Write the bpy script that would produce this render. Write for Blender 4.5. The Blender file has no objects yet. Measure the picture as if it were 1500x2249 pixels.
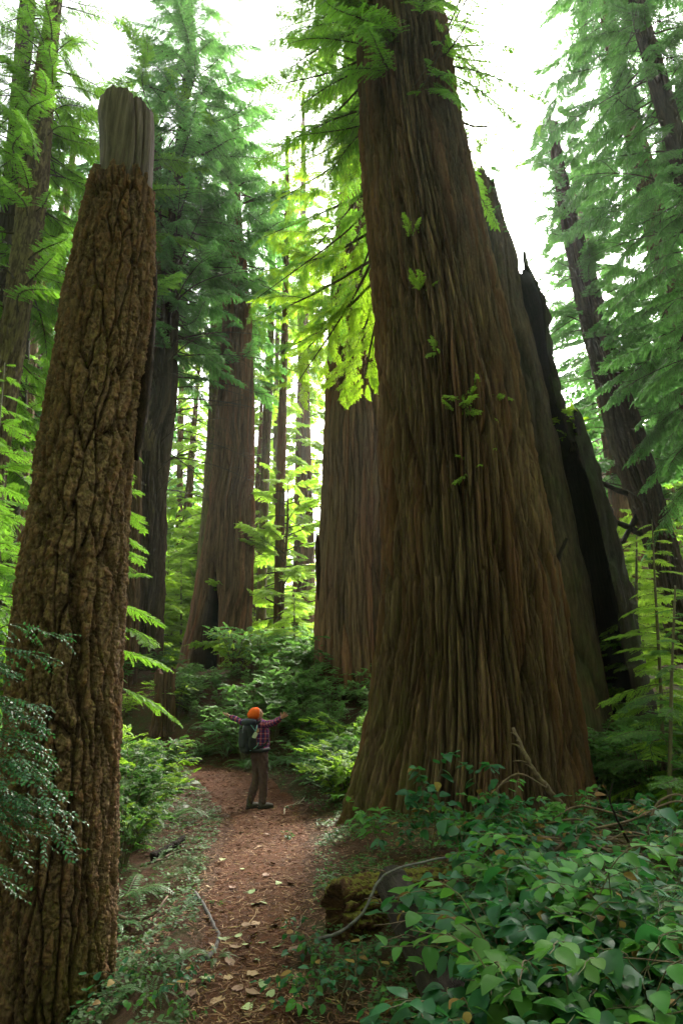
import bpy, math, random
import numpy as np
from mathutils import Vector, Matrix

random.seed(11)
rng = np.random.default_rng(11)
SC = bpy.context.scene
COL = SC.collection
R = math.radians

# ------------------------------------------------------------------ camera
FPX, CX, CY = 1364.0, 750.0, 1124.5          # focal length in photo pixels, photo centre
PITCH, CAMZ = R(18.3), 1.55
cam_d = bpy.data.cameras.new('camera')
cam = bpy.data.objects.new('camera', cam_d)
COL.objects.link(cam)
cam.location = (0, 0, CAMZ)
cam.rotation_euler = (math.pi / 2 + PITCH, 0, 0)
cam_d.sensor_fit = 'VERTICAL'
cam_d.sensor_height = 36.0
cam_d.lens = FPX / 2249.0 * 36.0
cam_d.clip_end = 2000.0
cam_d.clip_start = 0.05
SC.camera = cam
CP, SP = math.cos(PITCH), math.sin(PITCH)


def ray(px, py):
    a = (px - CX) / FPX
    b = (CY - py) / FPX
    return np.array([a, CP - SP * b, SP + CP * b])


def at(px, py, Y):
    d = ray(px, py)
    return np.array([0, 0, CAMZ]) + d * (Y / d[1])


def depth(Y, z):
    return Y * CP + (z - CAMZ) * SP


def xat(px, Y, z=1.0):
    return (px - CX) / FPX * depth(Y, z)


# ------------------------------------------------------------------ noise
_P = rng.permutation(256).astype(np.int32)
_P2 = np.concatenate([_P, _P])
_Rv = rng.random(256).astype(np.float32)


def vnoise(x, y, z, seed=0):
    x = np.asarray(x, np.float32) + 37.17 * seed
    y = np.asarray(y, np.float32) + 11.73 * seed
    z = np.asarray(z, np.float32) + 5.31 * seed
    xi = np.floor(x); yi = np.floor(y); zi = np.floor(z)
    fx = x - xi; fy = y - yi; fz = z - zi
    fx = fx * fx * (3 - 2 * fx); fy = fy * fy * (3 - 2 * fy); fz = fz * fz * (3 - 2 * fz)
    xi = xi.astype(np.int32) & 255; yi = yi.astype(np.int32) & 255; zi = zi.astype(np.int32) & 255

    def hv(a, b, c):
        return _Rv[_P2[_P2[_P2[a & 255] + (b & 255)] + (c & 255)]]
    x1 = xi + 1; y1 = yi + 1; z1 = zi + 1
    c00 = hv(xi, yi, zi) * (1 - fx) + hv(x1, yi, zi) * fx
    c10 = hv(xi, y1, zi) * (1 - fx) + hv(x1, y1, zi) * fx
    c01 = hv(xi, yi, z1) * (1 - fx) + hv(x1, yi, z1) * fx
    c11 = hv(xi, y1, z1) * (1 - fx) + hv(x1, y1, z1) * fx
    return (c00 * (1 - fy) + c10 * fy) * (1 - fz) + (c01 * (1 - fy) + c11 * fy) * fz


def fbm(x, y, z, oct=3, seed=0):
    s = 0; a = .5; t = 0
    for i in range(oct):
        s = s + a * vnoise(x, y, z, seed + i * 3); t += a
        x = x * 2.03; y = y * 2.03; z = z * 2.03; a *= .5
    return s / t


def ridge(n):
    return 1 - np.abs(2 * n - 1)


def sstep(a, b, x):
    t = np.clip((np.asarray(x, float) - a) / (b - a), 0, 1)
    return t * t * (3 - 2 * t)


# ------------------------------------------------------------------ terrain
PATH_Y = np.array([2.0, 3.97, 4.7, 5.6, 6.8, 8.6, 10.6, 12.4, 13.6, 14.6, 15.4, 16.0, 16.5, 17.0, 17.6, 18.5])
PATH_X = np.array([-.45, -.53, -.60, -.70, -.80, -.97, -1.10, -1.45, -1.95, -2.55, -3.1, -3.8, -4.6, -5.7, -7.3, -10.0])
PATH_W = np.array([.29, .29, .33, .40, .52, .60, .66, .75, .75, .70, .62, .6, .55, .5, .5, .5])


def path_c(y):
    return np.interp(y, PATH_Y, PATH_X)


def path_w(y):
    return np.interp(y, PATH_Y, PATH_W)


def h0(x, y):
    x = np.asarray(x, float); y = np.asarray(y, float)
    z = .42 * sstep(12.2, 15.2, y) + .35 * sstep(15.5, 20, y)
    bf = .10 + .90 * sstep(.5, 2.8, x - path_c(y))
    bank = 2.3 * sstep(14.2, 20.5, y + .28 * np.clip(x, -3, 4)) * bf
    z = z + bank + 1.2 * sstep(22, 60, y)
    d = x - path_c(y)
    z = z + .30 * sstep(.45, 1.7, d) * sstep(2.2, 4.6, y + .5 * d) * (1 - .55 * sstep(8, 12, y)) * (1 - sstep(12, 15, y))
    z = z - .46 * sstep(-.45, -1.25, d) * (1 - sstep(5.6, 8.6, y))
    z = z + .30 * sstep(-1.2, -2.6, d) * sstep(7, 10, y) * (1 - sstep(14, 17, y))
    return z


def hmask(x, y):
    """1 on the path, 0 off it"""
    d = np.abs(x - path_c(y)) / path_w(y)
    wob = .35 * (vnoise(x * 1.3, y * 1.3, 0 * x, 4) - .5) + .3 * (vnoise(x * 4, y * 4, 0 * x, 5) - .5)
    return 1 - sstep(.75, 1.25, d + wob)


def hz(x, y):
    x = np.asarray(x, float); y = np.asarray(y, float)
    z = h0(x, y)
    on = 1 - sstep(.6, 1.5, np.abs(x - path_c(y)) / path_w(y))
    far = 1 + 2.5 * sstep(15, 60, y)
    n = (vnoise(x * .9, y * .9, 0 * x, 2) - .5) * .16 * far + (vnoise(x * 2.7, y * 2.7, 0 * x, 3) - .5) * .07 + (vnoise(x * 8, y * 8, 0 * x, 6) - .5) * .028
    return z + n * (1 - .82 * on) - .035 * on


def ground_px(px, py, lift=0.0, ymax=60):
    d = ray(px, py)
    o = np.array([0, 0, CAMZ])
    t = np.linspace(2.0, ymax, 3000) / d[1]
    P = o + t[:, None] * d
    hh = hz(P[:, 0], P[:, 1]) + lift
    k = np.argmax(P[:, 2] < hh)
    return P[k]


# ------------------------------------------------------------------ mesh building
def np_mesh(name, V, F, mats, matidx=None, smooth=False, attrs=None):
    me = bpy.data.meshes.new(name)
    V = np.ascontiguousarray(V, np.float32)
    F = np.ascontiguousarray(F, np.int32)
    k = F.shape[1]
    me.vertices.add(len(V))
    me.vertices.foreach_set('co', V.ravel())
    me.loops.add(F.size)
    me.loops.foreach_set('vertex_index', F.ravel())
    me.polygons.add(len(F))
    me.polygons.foreach_set('loop_start', np.arange(0, F.size, k, dtype=np.int32))
    if matidx is not None:
        me.polygons.foreach_set('material_index', np.ascontiguousarray(matidx, np.int32))
    sm = np.full(len(F), smooth) if np.isscalar(smooth) else np.asarray(smooth)
    me.polygons.foreach_set('use_smooth', sm.astype(bool))
    for kk, (dom, arr) in (attrs or {}).items():
        a = me.attributes.new(kk, 'FLOAT', dom)
        a.data.foreach_set('value', np.ascontiguousarray(arr, np.float32))
    for m in (mats if isinstance(mats, (list, tuple)) else [mats]):
        me.materials.append(m)
    me.update(calc_edges=True)
    return me


def link(name, data, parent=None, loc=(0, 0, 0)):
    o = bpy.data.objects.new(name, data)
    COL.objects.link(o)
    o.location = loc
    if parent is not None:
        o.parent = parent
    return o


def tag(o, label=None, cat=None, group=None, kind=None):
    if label: o['label'] = label
    if cat: o['category'] = cat
    if group: o['group'] = group
    if kind: o['kind'] = kind
    return o


def thing(name, label, cat, loc=(0, 0, 0), rz=0, group=None):
    o = bpy.data.objects.new(name, None)
    o.empty_display_size = .2
    COL.objects.link(o)
    o.location = [float(c) for c in loc]
    o.rotation_euler = (0, 0, rz)
    return tag(o, label, cat, group)


def dup(root, loc, rz=0, s=1.0, label=None, group=None):
    r = root.copy(); COL.objects.link(r)
    r.location = [float(c) for c in loc]; r.rotation_euler = (0, 0, rz)
    r.scale = (s, s, s) if np.isscalar(s) else s
    if label: r['label'] = label
    if group: r['group'] = group
    for ch in list(root.children):
        c = ch.copy(); COL.objects.link(c); c.parent = r
        for g in ch.children:
            d = g.copy(); COL.objects.link(d); d.parent = c
    return r


class Acc:
    """collects quads (V, F, material index, rnd) into one mesh"""
    def __init__(s):
        s.V = []; s.F = []; s.M = []; s.R = []; s.n = 0

    def add(s, V, F, m=0, r=None):
        V = np.asarray(V, np.float32); F = np.asarray(F, np.int32)
        s.V.append(V); s.F.append(F + s.n); s.n += len(V)
        s.M.append(np.full(len(F), m, np.int32) if np.isscalar(m) else np.asarray(m, np.int32))
        if r is None: r = .5
        s.R.append(np.full(len(F), r, np.float32) if np.isscalar(r) else np.asarray(r, np.float32))

    def arr(s):
        return (np.concatenate(s.V), np.concatenate(s.F), np.concatenate(s.M), np.concatenate(s.R))

    def mesh(s, name, mats, smooth=False):
        V, F, M, Rr = s.arr()
        sm = smooth
        if isinstance(smooth, (set, tuple)):
            sm = np.isin(M, list(smooth))
        return np_mesh(name, V, F, mats, M, sm, {'rnd': ('FACE', Rr)})


def rotz(a):
    c, s = math.cos(a), math.sin(a)
    return np.array([[c, -s, 0], [s, c, 0], [0, 0, 1.]])


def roty(a):
    c, s = math.cos(a), math.sin(a)
    return np.array([[c, 0, s], [0, 1, 0], [-s, 0, c]])


def rotx(a):
    c, s = math.cos(a), math.sin(a)
    return np.array([[1, 0, 0], [0, c, -s], [0, s, c]])


def frame_from(d, up=(0, 0, 1)):
    d = np.asarray(d, float); d = d / np.linalg.norm(d)
    u = np.asarray(up, float)
    y = np.cross(u, d)
    if np.linalg.norm(y) < 1e-4: y = np.cross([1, 0, 0], d)
    y /= np.linalg.norm(y)
    return np.stack([d, y, np.cross(d, y)], 1)   # columns: x along d


def tube(P, rad, sides=6, caps=True, rough=0.0, seed=0):
    """tube along polyline; returns V,F quads (caps as degenerate quads)"""
    P = np.asarray(P, float); n = len(P)
    rad = np.broadcast_to(np.asarray(rad, float), (n,))
    T = np.gradient(P, axis=0)
    T /= np.linalg.norm(T, axis=1)[:, None] + 1e-9
    ref = np.array([0, 0, 1.]) if abs(T[:, 2].mean()) < .8 else np.array([1., 0, 0])
    A = np.cross(T, ref); A /= np.linalg.norm(A, axis=1)[:, None] + 1e-9
    B = np.cross(T, A)
    th = np.linspace(0, 2 * np.pi, sides, endpoint=False)
    rr = rad[:, None] * np.ones((1, sides))
    if rough:
        g = np.random.default_rng(seed)
        rr = rr * (1 + rough * (g.random((n, sides)) - .5))
    V = P[:, None, :] + rr[..., None] * (np.cos(th)[None, :, None] * A[:, None, :] + np.sin(th)[None, :, None] * B[:, None, :])
    V = V.reshape(-1, 3)
    i = np.arange(n - 1)[:, None] * sides; j = np.arange(sides)[None, :]; k = (j + 1) % sides
    F = np.stack([i + j, i + k, i + sides + k, i + sides + j], -1).reshape(-1, 4)
    if caps:
        c0, c1 = len(V), len(V) + 1
        V = np.vstack([V, P[0], P[-1]])
        jj = np.arange(0, sides, 2)
        f0 = np.stack([np.full_like(jj, c0), (jj + 2) % sides, (jj + 1) % sides, jj], 1)
        o = (n - 1) * sides
        f1 = np.stack([np.full_like(jj, c1), o + jj, o + (jj + 1) % sides, o + (jj + 2) % sides], 1)
        F = np.vstack([F, f0, f1]) if sides % 2 == 0 else F
    return V, F


def curve_pts(ctrl, n=24):
    """smooth curve through control points (Catmull-Rom)"""
    C = np.asarray(ctrl, float)
    C = np.vstack([2 * C[0] - C[1], C, 2 * C[-1] - C[-2]])
    m = len(C) - 3
    out = []
    for u in np.linspace(0, m - 1e-6, n):
        k = int(u); t = u - k
        a, b, c, d = C[k:k + 4]
        out.append(.5 * ((2 * b) + (c - a) * t + (2 * a - 5 * b + 4 * c - d) * t * t + (3 * b - a - 3 * c + d) * t ** 3))
    return np.array(out)


# ------------------------------------------------------------------ materials
def new_mat(name):
    m = bpy.data.materials.new(name); m.use_nodes = True
    nt = m.node_tree
    for n in list(nt.nodes): nt.nodes.remove(n)
    out = nt.nodes.new('ShaderNodeOutputMaterial')
    return m, nt, out


def nd(nt, typ, **kw):
    n = nt.nodes.new(typ)
    for k, v in kw.items(): setattr(n, k, v)
    return n


def ramp(nt, src, stops):
    r = nt.nodes.new('ShaderNodeValToRGB')
    els = r.color_ramp.elements
    while len(els) < len(stops): els.new(.5)
    for e, (p, c) in zip(els, stops):
        e.position = p; e.color = (*c, 1)
    nt.links.new(src, r.inputs[0])
    return r.outputs[0]


def noise_node(nt, scale, detail=3, rough=.55, vec=None, dist=0.0):
    n = nt.nodes.new('ShaderNodeTexNoise')
    n.inputs['Scale'].default_value = scale
    n.inputs['Detail'].default_value = detail
    n.inputs['Roughness'].default_value = rough
    n.inputs['Distortion'].default_value = dist
    if vec is not None: nt.links.new(vec, n.inputs['Vector'])
    return n.outputs['Fac']


def objcoord(nt, scale=(1, 1, 1)):
    t = nt.nodes.new('ShaderNodeTexCoord')
    m = nt.nodes.new('ShaderNodeMapping')
    m.inputs['Scale'].default_value = scale
    nt.links.new(t.outputs['Object'], m.inputs['Vector'])
    return m.outputs['Vector']


def mixc(nt, fac, a, b, typ='MIX'):
    m = nt.nodes.new('ShaderNodeMix'); m.data_type = 'RGBA'; m.blend_type = typ
    for idx, v in ((0, fac), (6, a), (7, b)):
        if isinstance(v, (int, float)): m.inputs[idx].default_value = v
        elif isinstance(v, tuple): m.inputs[idx].default_value = (*v, 1)
        else: nt.links.new(v, m.inputs[idx])
    return m.outputs[2]


def attr(nt, name):
    a = nt.nodes.new('ShaderNodeAttribute'); a.attribute_name = name
    return a.outputs['Fac']


def math_node(nt, op, a, b=None, clamp=False):
    m = nt.nodes.new('ShaderNodeMath'); m.operation = op; m.use_clamp = clamp
    for i, v in ((0, a), (1, b)):
        if v is None: continue
        if isinstance(v, (int, float)): m.inputs[i].default_value = v
        else: nt.links.new(v, m.inputs[i])
    return m.outputs[0]


def bump(nt, h, strength=.5, dist=.02):
    b = nt.nodes.new('ShaderNodeBump')
    b.inputs['Strength'].default_value = strength
    b.inputs['Distance'].default_value = dist
    nt.links.new(h, b.inputs['Height'])
    return b.outputs['Normal']


def leaf_mat(name, dark, light, trans, tf=.45, rough=.5, spec=.3, clump=.7, bump_s=0.0):
    m, nt, out = new_mat(name)
    r = attr(nt, 'rnd')
    n = noise_node(nt, clump, 2, .5, objcoord(nt))
    f = math_node(nt, 'ADD', math_node(nt, 'MULTIPLY', r, .6), math_node(nt, 'MULTIPLY', n, .5))
    c = ramp(nt, f, [(.2, dark), (.85, light)])
    oi = nt.nodes.new('ShaderNodeObjectInfo')
    hs = nt.nodes.new('ShaderNodeHueSaturation')
    nt.links.new(math_node(nt, 'ADD', math_node(nt, 'MULTIPLY', oi.outputs['Random'], .04), .48), hs.inputs['Hue'])
    nt.links.new(math_node(nt, 'ADD', math_node(nt, 'MULTIPLY', oi.outputs['Random'], .4), .8), hs.inputs['Value'])
    nt.links.new(c, hs.inputs['Color'])
    p = nt.nodes.new('ShaderNodeBsdfPrincipled')
    nt.links.new(hs.outputs[0], p.inputs['Base Color'])
    p.inputs['Roughness'].default_value = rough
    p.inputs['Specular IOR Level'].default_value = spec
    t = nt.nodes.new('ShaderNodeBsdfTranslucent')
    tc = mixc(nt, 1.0, ramp(nt, f, [(.2, tuple(.75 * v for v in trans)), (.85, trans)]), (1, 1, 1), 'MULTIPLY')
    nt.links.new(tc, t.inputs['Color'])
    mx = nt.nodes.new('ShaderNodeMixShader'); mx.inputs[0].default_value = tf
    nt.links.new(p.outputs[0], mx.inputs[1]); nt.links.new(t.outputs[0], mx.inputs[2])
    nt.links.new(mx.outputs[0], out.inputs[0])
    return m


def bark_mat(name, inner, outer, extra, zs=.06, scale=5.0, bump_s=.6, moss=None, moss_amt=.5, rough=.9, mossup=0.0):
    """inner = darker colour in the splits, outer = weathered strips, extra = strips of another colour"""
    m, nt, out = new_mat(name)
    v = objcoord(nt, (1, 1, zs))
    rd = attr(nt, 'ridge'); tn = attr(nt, 'tint')
    n2 = noise_node(nt, scale * 3.2, 6, .72, v, .3)
    n3 = noise_node(nt, .9, 3, .6, objcoord(nt, (1, 1, .35)))
    f = math_node(nt, 'ADD', math_node(nt, 'MULTIPLY', rd, .5), math_node(nt, 'MULTIPLY', n2, .6))
    c = ramp(nt, f, [(.30, inner), (.85, outer)])
    k = math_node(nt, 'ADD', math_node(nt, 'MULTIPLY', tn, .7), math_node(nt, 'MULTIPLY', n3, .6))
    c = mixc(nt, ramp(nt, k, [(.55, (0, 0, 0)), (.85, (1, 1, 1))]), c, mixc(nt, rd, inner, extra))
    c = mixc(nt, .7, c, ramp(nt, n2, [(.30, (.22, .20, .19)), (.70, (1.55, 1.5, 1.45))]), 'MULTIPLY')
    c = mixc(nt, .8, c, ramp(nt, tn, [(.18, (.50, .47, .45)), (.8, (1.5, 1.5, 1.5))]), 'MULTIPLY')
    if moss:
        mz = noise_node(nt, 2.2, 4, .7, objcoord(nt, (1, 1, .5)))
        mo = attr(nt, 'moss')
        if mossup:
            ge = nt.nodes.new('ShaderNodeNewGeometry'); sx = nt.nodes.new('ShaderNodeSeparateXYZ')
            nt.links.new(ge.outputs['True Normal'], sx.inputs[0])
            mo = math_node(nt, 'ADD', mo, math_node(nt, 'MULTIPLY', sx.outputs['Z'], mossup))
        mm = ramp(nt, math_node(nt, 'ADD', mz, mo), [(.80, (0, 0, 0)), (1.0, (moss_amt,) * 3)])
        c = mixc(nt, mm, c, mixc(nt, n2, tuple(.4 * q for q in moss), moss))
    ch = attr(nt, 'char')
    c = mixc(nt, ch, c, (.006, .006, .006))
    p = nt.nodes.new('ShaderNodeBsdfPrincipled')
    nt.links.new(c, p.inputs['Base Color'])
    p.inputs['Roughness'].default_value = rough
    p.inputs['Specular IOR Level'].default_value = .12
    hh = math_node(nt, 'ADD', n2, math_node(nt, 'MULTIPLY', noise_node(nt, scale * 12, 3, .7, objcoord(nt, (1, 1, zs * 2))), .5))
    nt.links.new(bump(nt, hh, bump_s, .05), p.inputs['Normal'])
    nt.links.new(p.outputs[0], out.inputs[0])
    return m


def plain_mat(name, c1, c2, scale=8.0, rough=.8, spec=.3, bump_s=.3, detail=4, zs=1.0, bdist=.01):
    m, nt, out = new_mat(name)
    v = objcoord(nt, (1, 1, zs))
    n = noise_node(nt, scale, detail, .6, v, .2)
    p = nt.nodes.new('ShaderNodeBsdfPrincipled')
    nt.links.new(ramp(nt, n, [(.3, c1), (.7, c2)]), p.inputs['Base Color'])
    p.inputs['Roughness'].default_value = rough
    p.inputs['Specular IOR Level'].default_value = spec
    if bump_s:
        nt.links.new(bump(nt, noise_node(nt, scale * 3, 4, .6, v), bump_s, bdist), p.inputs['Normal'])
    nt.links.new(p.outputs[0], out.inputs[0])
    return m


def rnd_mat(name, stops, rough=.8, spec=.3, tf=0.0, trans=None):
    """colour chosen per face by its 'rnd' value, with a mottling noise"""
    m, nt, out = new_mat(name)
    r = attr(nt, 'rnd')
    n = noise_node(nt, 40, 3, .6, objcoord(nt))
    oi = nt.nodes.new('ShaderNodeObjectInfo')
    c = ramp(nt, r, stops)
    c = mixc(nt, .5, c, ramp(nt, n, [(.3, (.55, .55, .55)), (.7, (1.2, 1.2, 1.2))]), 'MULTIPLY')
    p = nt.nodes.new('ShaderNodeBsdfPrincipled')
    nt.links.new(c, p.inputs['Base Color'])
    p.inputs['Roughness'].default_value = rough
    p.inputs['Specular IOR Level'].default_value = spec
    if tf:
        t = nt.nodes.new('ShaderNodeBsdfTranslucent'); t.inputs[0].default_value = (*trans, 1)
        mx = nt.nodes.new('ShaderNodeMixShader'); mx.inputs[0].default_value = tf
        nt.links.new(p.outputs[0], mx.inputs[1]); nt.links.new(t.outputs[0], mx.inputs[2])
        nt.links.new(mx.outputs[0], out.inputs[0])
    else:
        nt.links.new(p.outputs[0], out.inputs[0])
    return m


M = {}
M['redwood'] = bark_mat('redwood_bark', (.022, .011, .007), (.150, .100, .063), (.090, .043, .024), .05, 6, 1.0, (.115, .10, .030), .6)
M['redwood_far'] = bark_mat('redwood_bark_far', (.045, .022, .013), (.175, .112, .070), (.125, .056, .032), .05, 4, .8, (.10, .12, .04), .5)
M['fir'] = bark_mat('fir_bark', (.040, .022, .013), (.27, .175, .105), (.155, .078, .040), .55, 10, 1.0, (.15, .115, .025), .8)
M['greywood'] = bark_mat('weathered_wood', (.030, .022, .021), (.110, .085, .080), (.060, .045, .040), .05, 7, .7)
M['snagwood'] = bark_mat('burnt_wood', (.014, .012, .010), (.085, .070, .056), (.12, .060, .03), .16, 4, .8, (.075, .085, .035), .6)
M['darkbark'] = bark_mat('dark_bark', (.022, .016, .013), (.075, .058, .046), (.055, .036, .025), .08, 5, .8, (.05, .075, .022), .6)
M['thinbark'] = bark_mat('slender_bark', (.045, .028, .019), (.135, .098, .068), (.11, .09, .04), .12, 9, .6, (.10, .14, .025), .8)
M['twig'] = plain_mat('twig_bark', (.030, .022, .017), (.075, .055, .04), 20, .85, .2, .3)
M['stick'] = plain_mat('dead_stick', (.055, .034, .024), (.14, .092, .066), 14, .85, .2, .5, 4, 1)
M['greystick'] = plain_mat('silver_stick', (.035, .031, .031), (.105, .094, .093), 16, .8, .2, .5)
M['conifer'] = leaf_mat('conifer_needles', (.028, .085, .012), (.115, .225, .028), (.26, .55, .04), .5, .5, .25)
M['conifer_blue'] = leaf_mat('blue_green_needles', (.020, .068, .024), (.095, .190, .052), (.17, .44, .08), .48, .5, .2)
M['sunny'] = leaf_mat('sunlit_yellow_green_needles', (.065, .145, .010), (.18, .29, .022), (.40, .66, .03), .55, .5, .3)  # yellow green with the sun's glow put into the leaf colour
M['understory'] = leaf_mat('understory_leaves', (.07, .16, .016), (.18, .30, .032), (.38, .64, .05), .55, .5, .3)
M['huckle'] = leaf_mat('huckleberry_leaves', (.022, .064, .018), (.085, .170, .045), (.16, .38, .06), .38, .5, .18, 1.5)
M['glossy'] = leaf_mat('glossy_huckleberry_leaves', (.008, .036, .016), (.045, .120, .050), (.07, .26, .06), .3, .36, .3, 1.5)
M['bank'] = leaf_mat('bank_shrub_leaves', (.040, .105, .030), (.145, .26, .080), (.26, .54, .11), .45, .5, .2, 1.2)
M['salal'] = leaf_mat('salal_leaves', (.007, .036, .016), (.032, .112, .044), (.055, .25, .05), .30, .45, .2, 2.6)
M['salal_old'] = leaf_mat('browned_salal_leaves', (.10, .045, .018), (.22, .14, .04), (.25, .16, .04), .25, .6, .1, 2)
M['salal_bright'] = leaf_mat('young_salal_leaves', (.028, .085, .018), (.070, .17, .032), (.12, .34, .04), .3, .52, .12, 1.2)
M['fern'] = leaf_mat('fern_fronds', (.03, .085, .028), (.085, .18, .06), (.14, .36, .07), .35, .45, .4, 1.0)
M['cover'] = leaf_mat('ground_leaves', (.018, .048, .015), (.062, .12, .036), (.10, .24, .04), .3, .6, .2, .8)
M['stem'] = plain_mat('green_brown_stem', (.05, .04, .02), (.10, .085, .04), 20, .7, .3, .2)
# ------------------------------------------------------------------ trunks
def smooth1(a, k):
    if k < 2: return a
    ker = np.hanning(k + 2)[1:-1]; ker /= ker.sum()
    p = k // 2
    b = np.concatenate([np.full(p, a[0]) + (np.arange(-p, 0)) * (a[1] - a[0]), a, np.full(p, a[-1]) + np.arange(1, p + 1) * (a[-1] - a[-2])])
    return np.convolve(b, ker, 'valid')[:len(a)]


def rows_to_axis(rows, Y, lean_y=0.0):
    """photo rows (y, left, right) of an upright trunk standing at distance Y -> z, cx, cy, r arrays (bottom first)"""
    out = []
    for (py, xl, xr) in rows:
        Yr = Y
        for _ in range(3):
            c = at((xl + xr) / 2, py, Yr)
            Yr = Y + lean_y * c[2]
        c = at((xl + xr) / 2, py, Yr)
        dd = depth(Yr, c[2])
        r = (xr - xl) / 2 / FPX * dd
        out.append((c[2], c[0], Yr, r))
    out.sort()
    return np.array(out)


def vor(s, z, N, seed):
    """elongated cells wrapped round a trunk: s in cells (period N), z in cells; returns edge distance F2-F1 and the cell's random value"""
    si = np.floor(s).astype(np.int32); zi = np.floor(z).astype(np.int32)
    f1 = np.full(s.shape, 9.0, np.float32); f2 = np.full(s.shape, 9.0, np.float32); cid = np.zeros(s.shape, np.float32)
    for a in (-1, 0, 1):
        for b in (-1, 0, 1):
            ci = (si + a); cz = zi + b
            h = _P2[_P2[(np.mod(ci, N) + seed * 7) & 255] + (cz & 255)]
            jx = _Rv[h]; jz = _Rv[(h + 91) & 255]; 
            d = np.sqrt((ci + jx - s) ** 2 + (cz + jz - z) ** 2).astype(np.float32)
            near = d < f1
            f2 = np.where(near, f1, np.minimum(f2, d))
            cid = np.where(near, _Rv[(h + 173) & 255], cid)
            f1 = np.where(near, d, f1)
    return f2 - f1, cid


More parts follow.
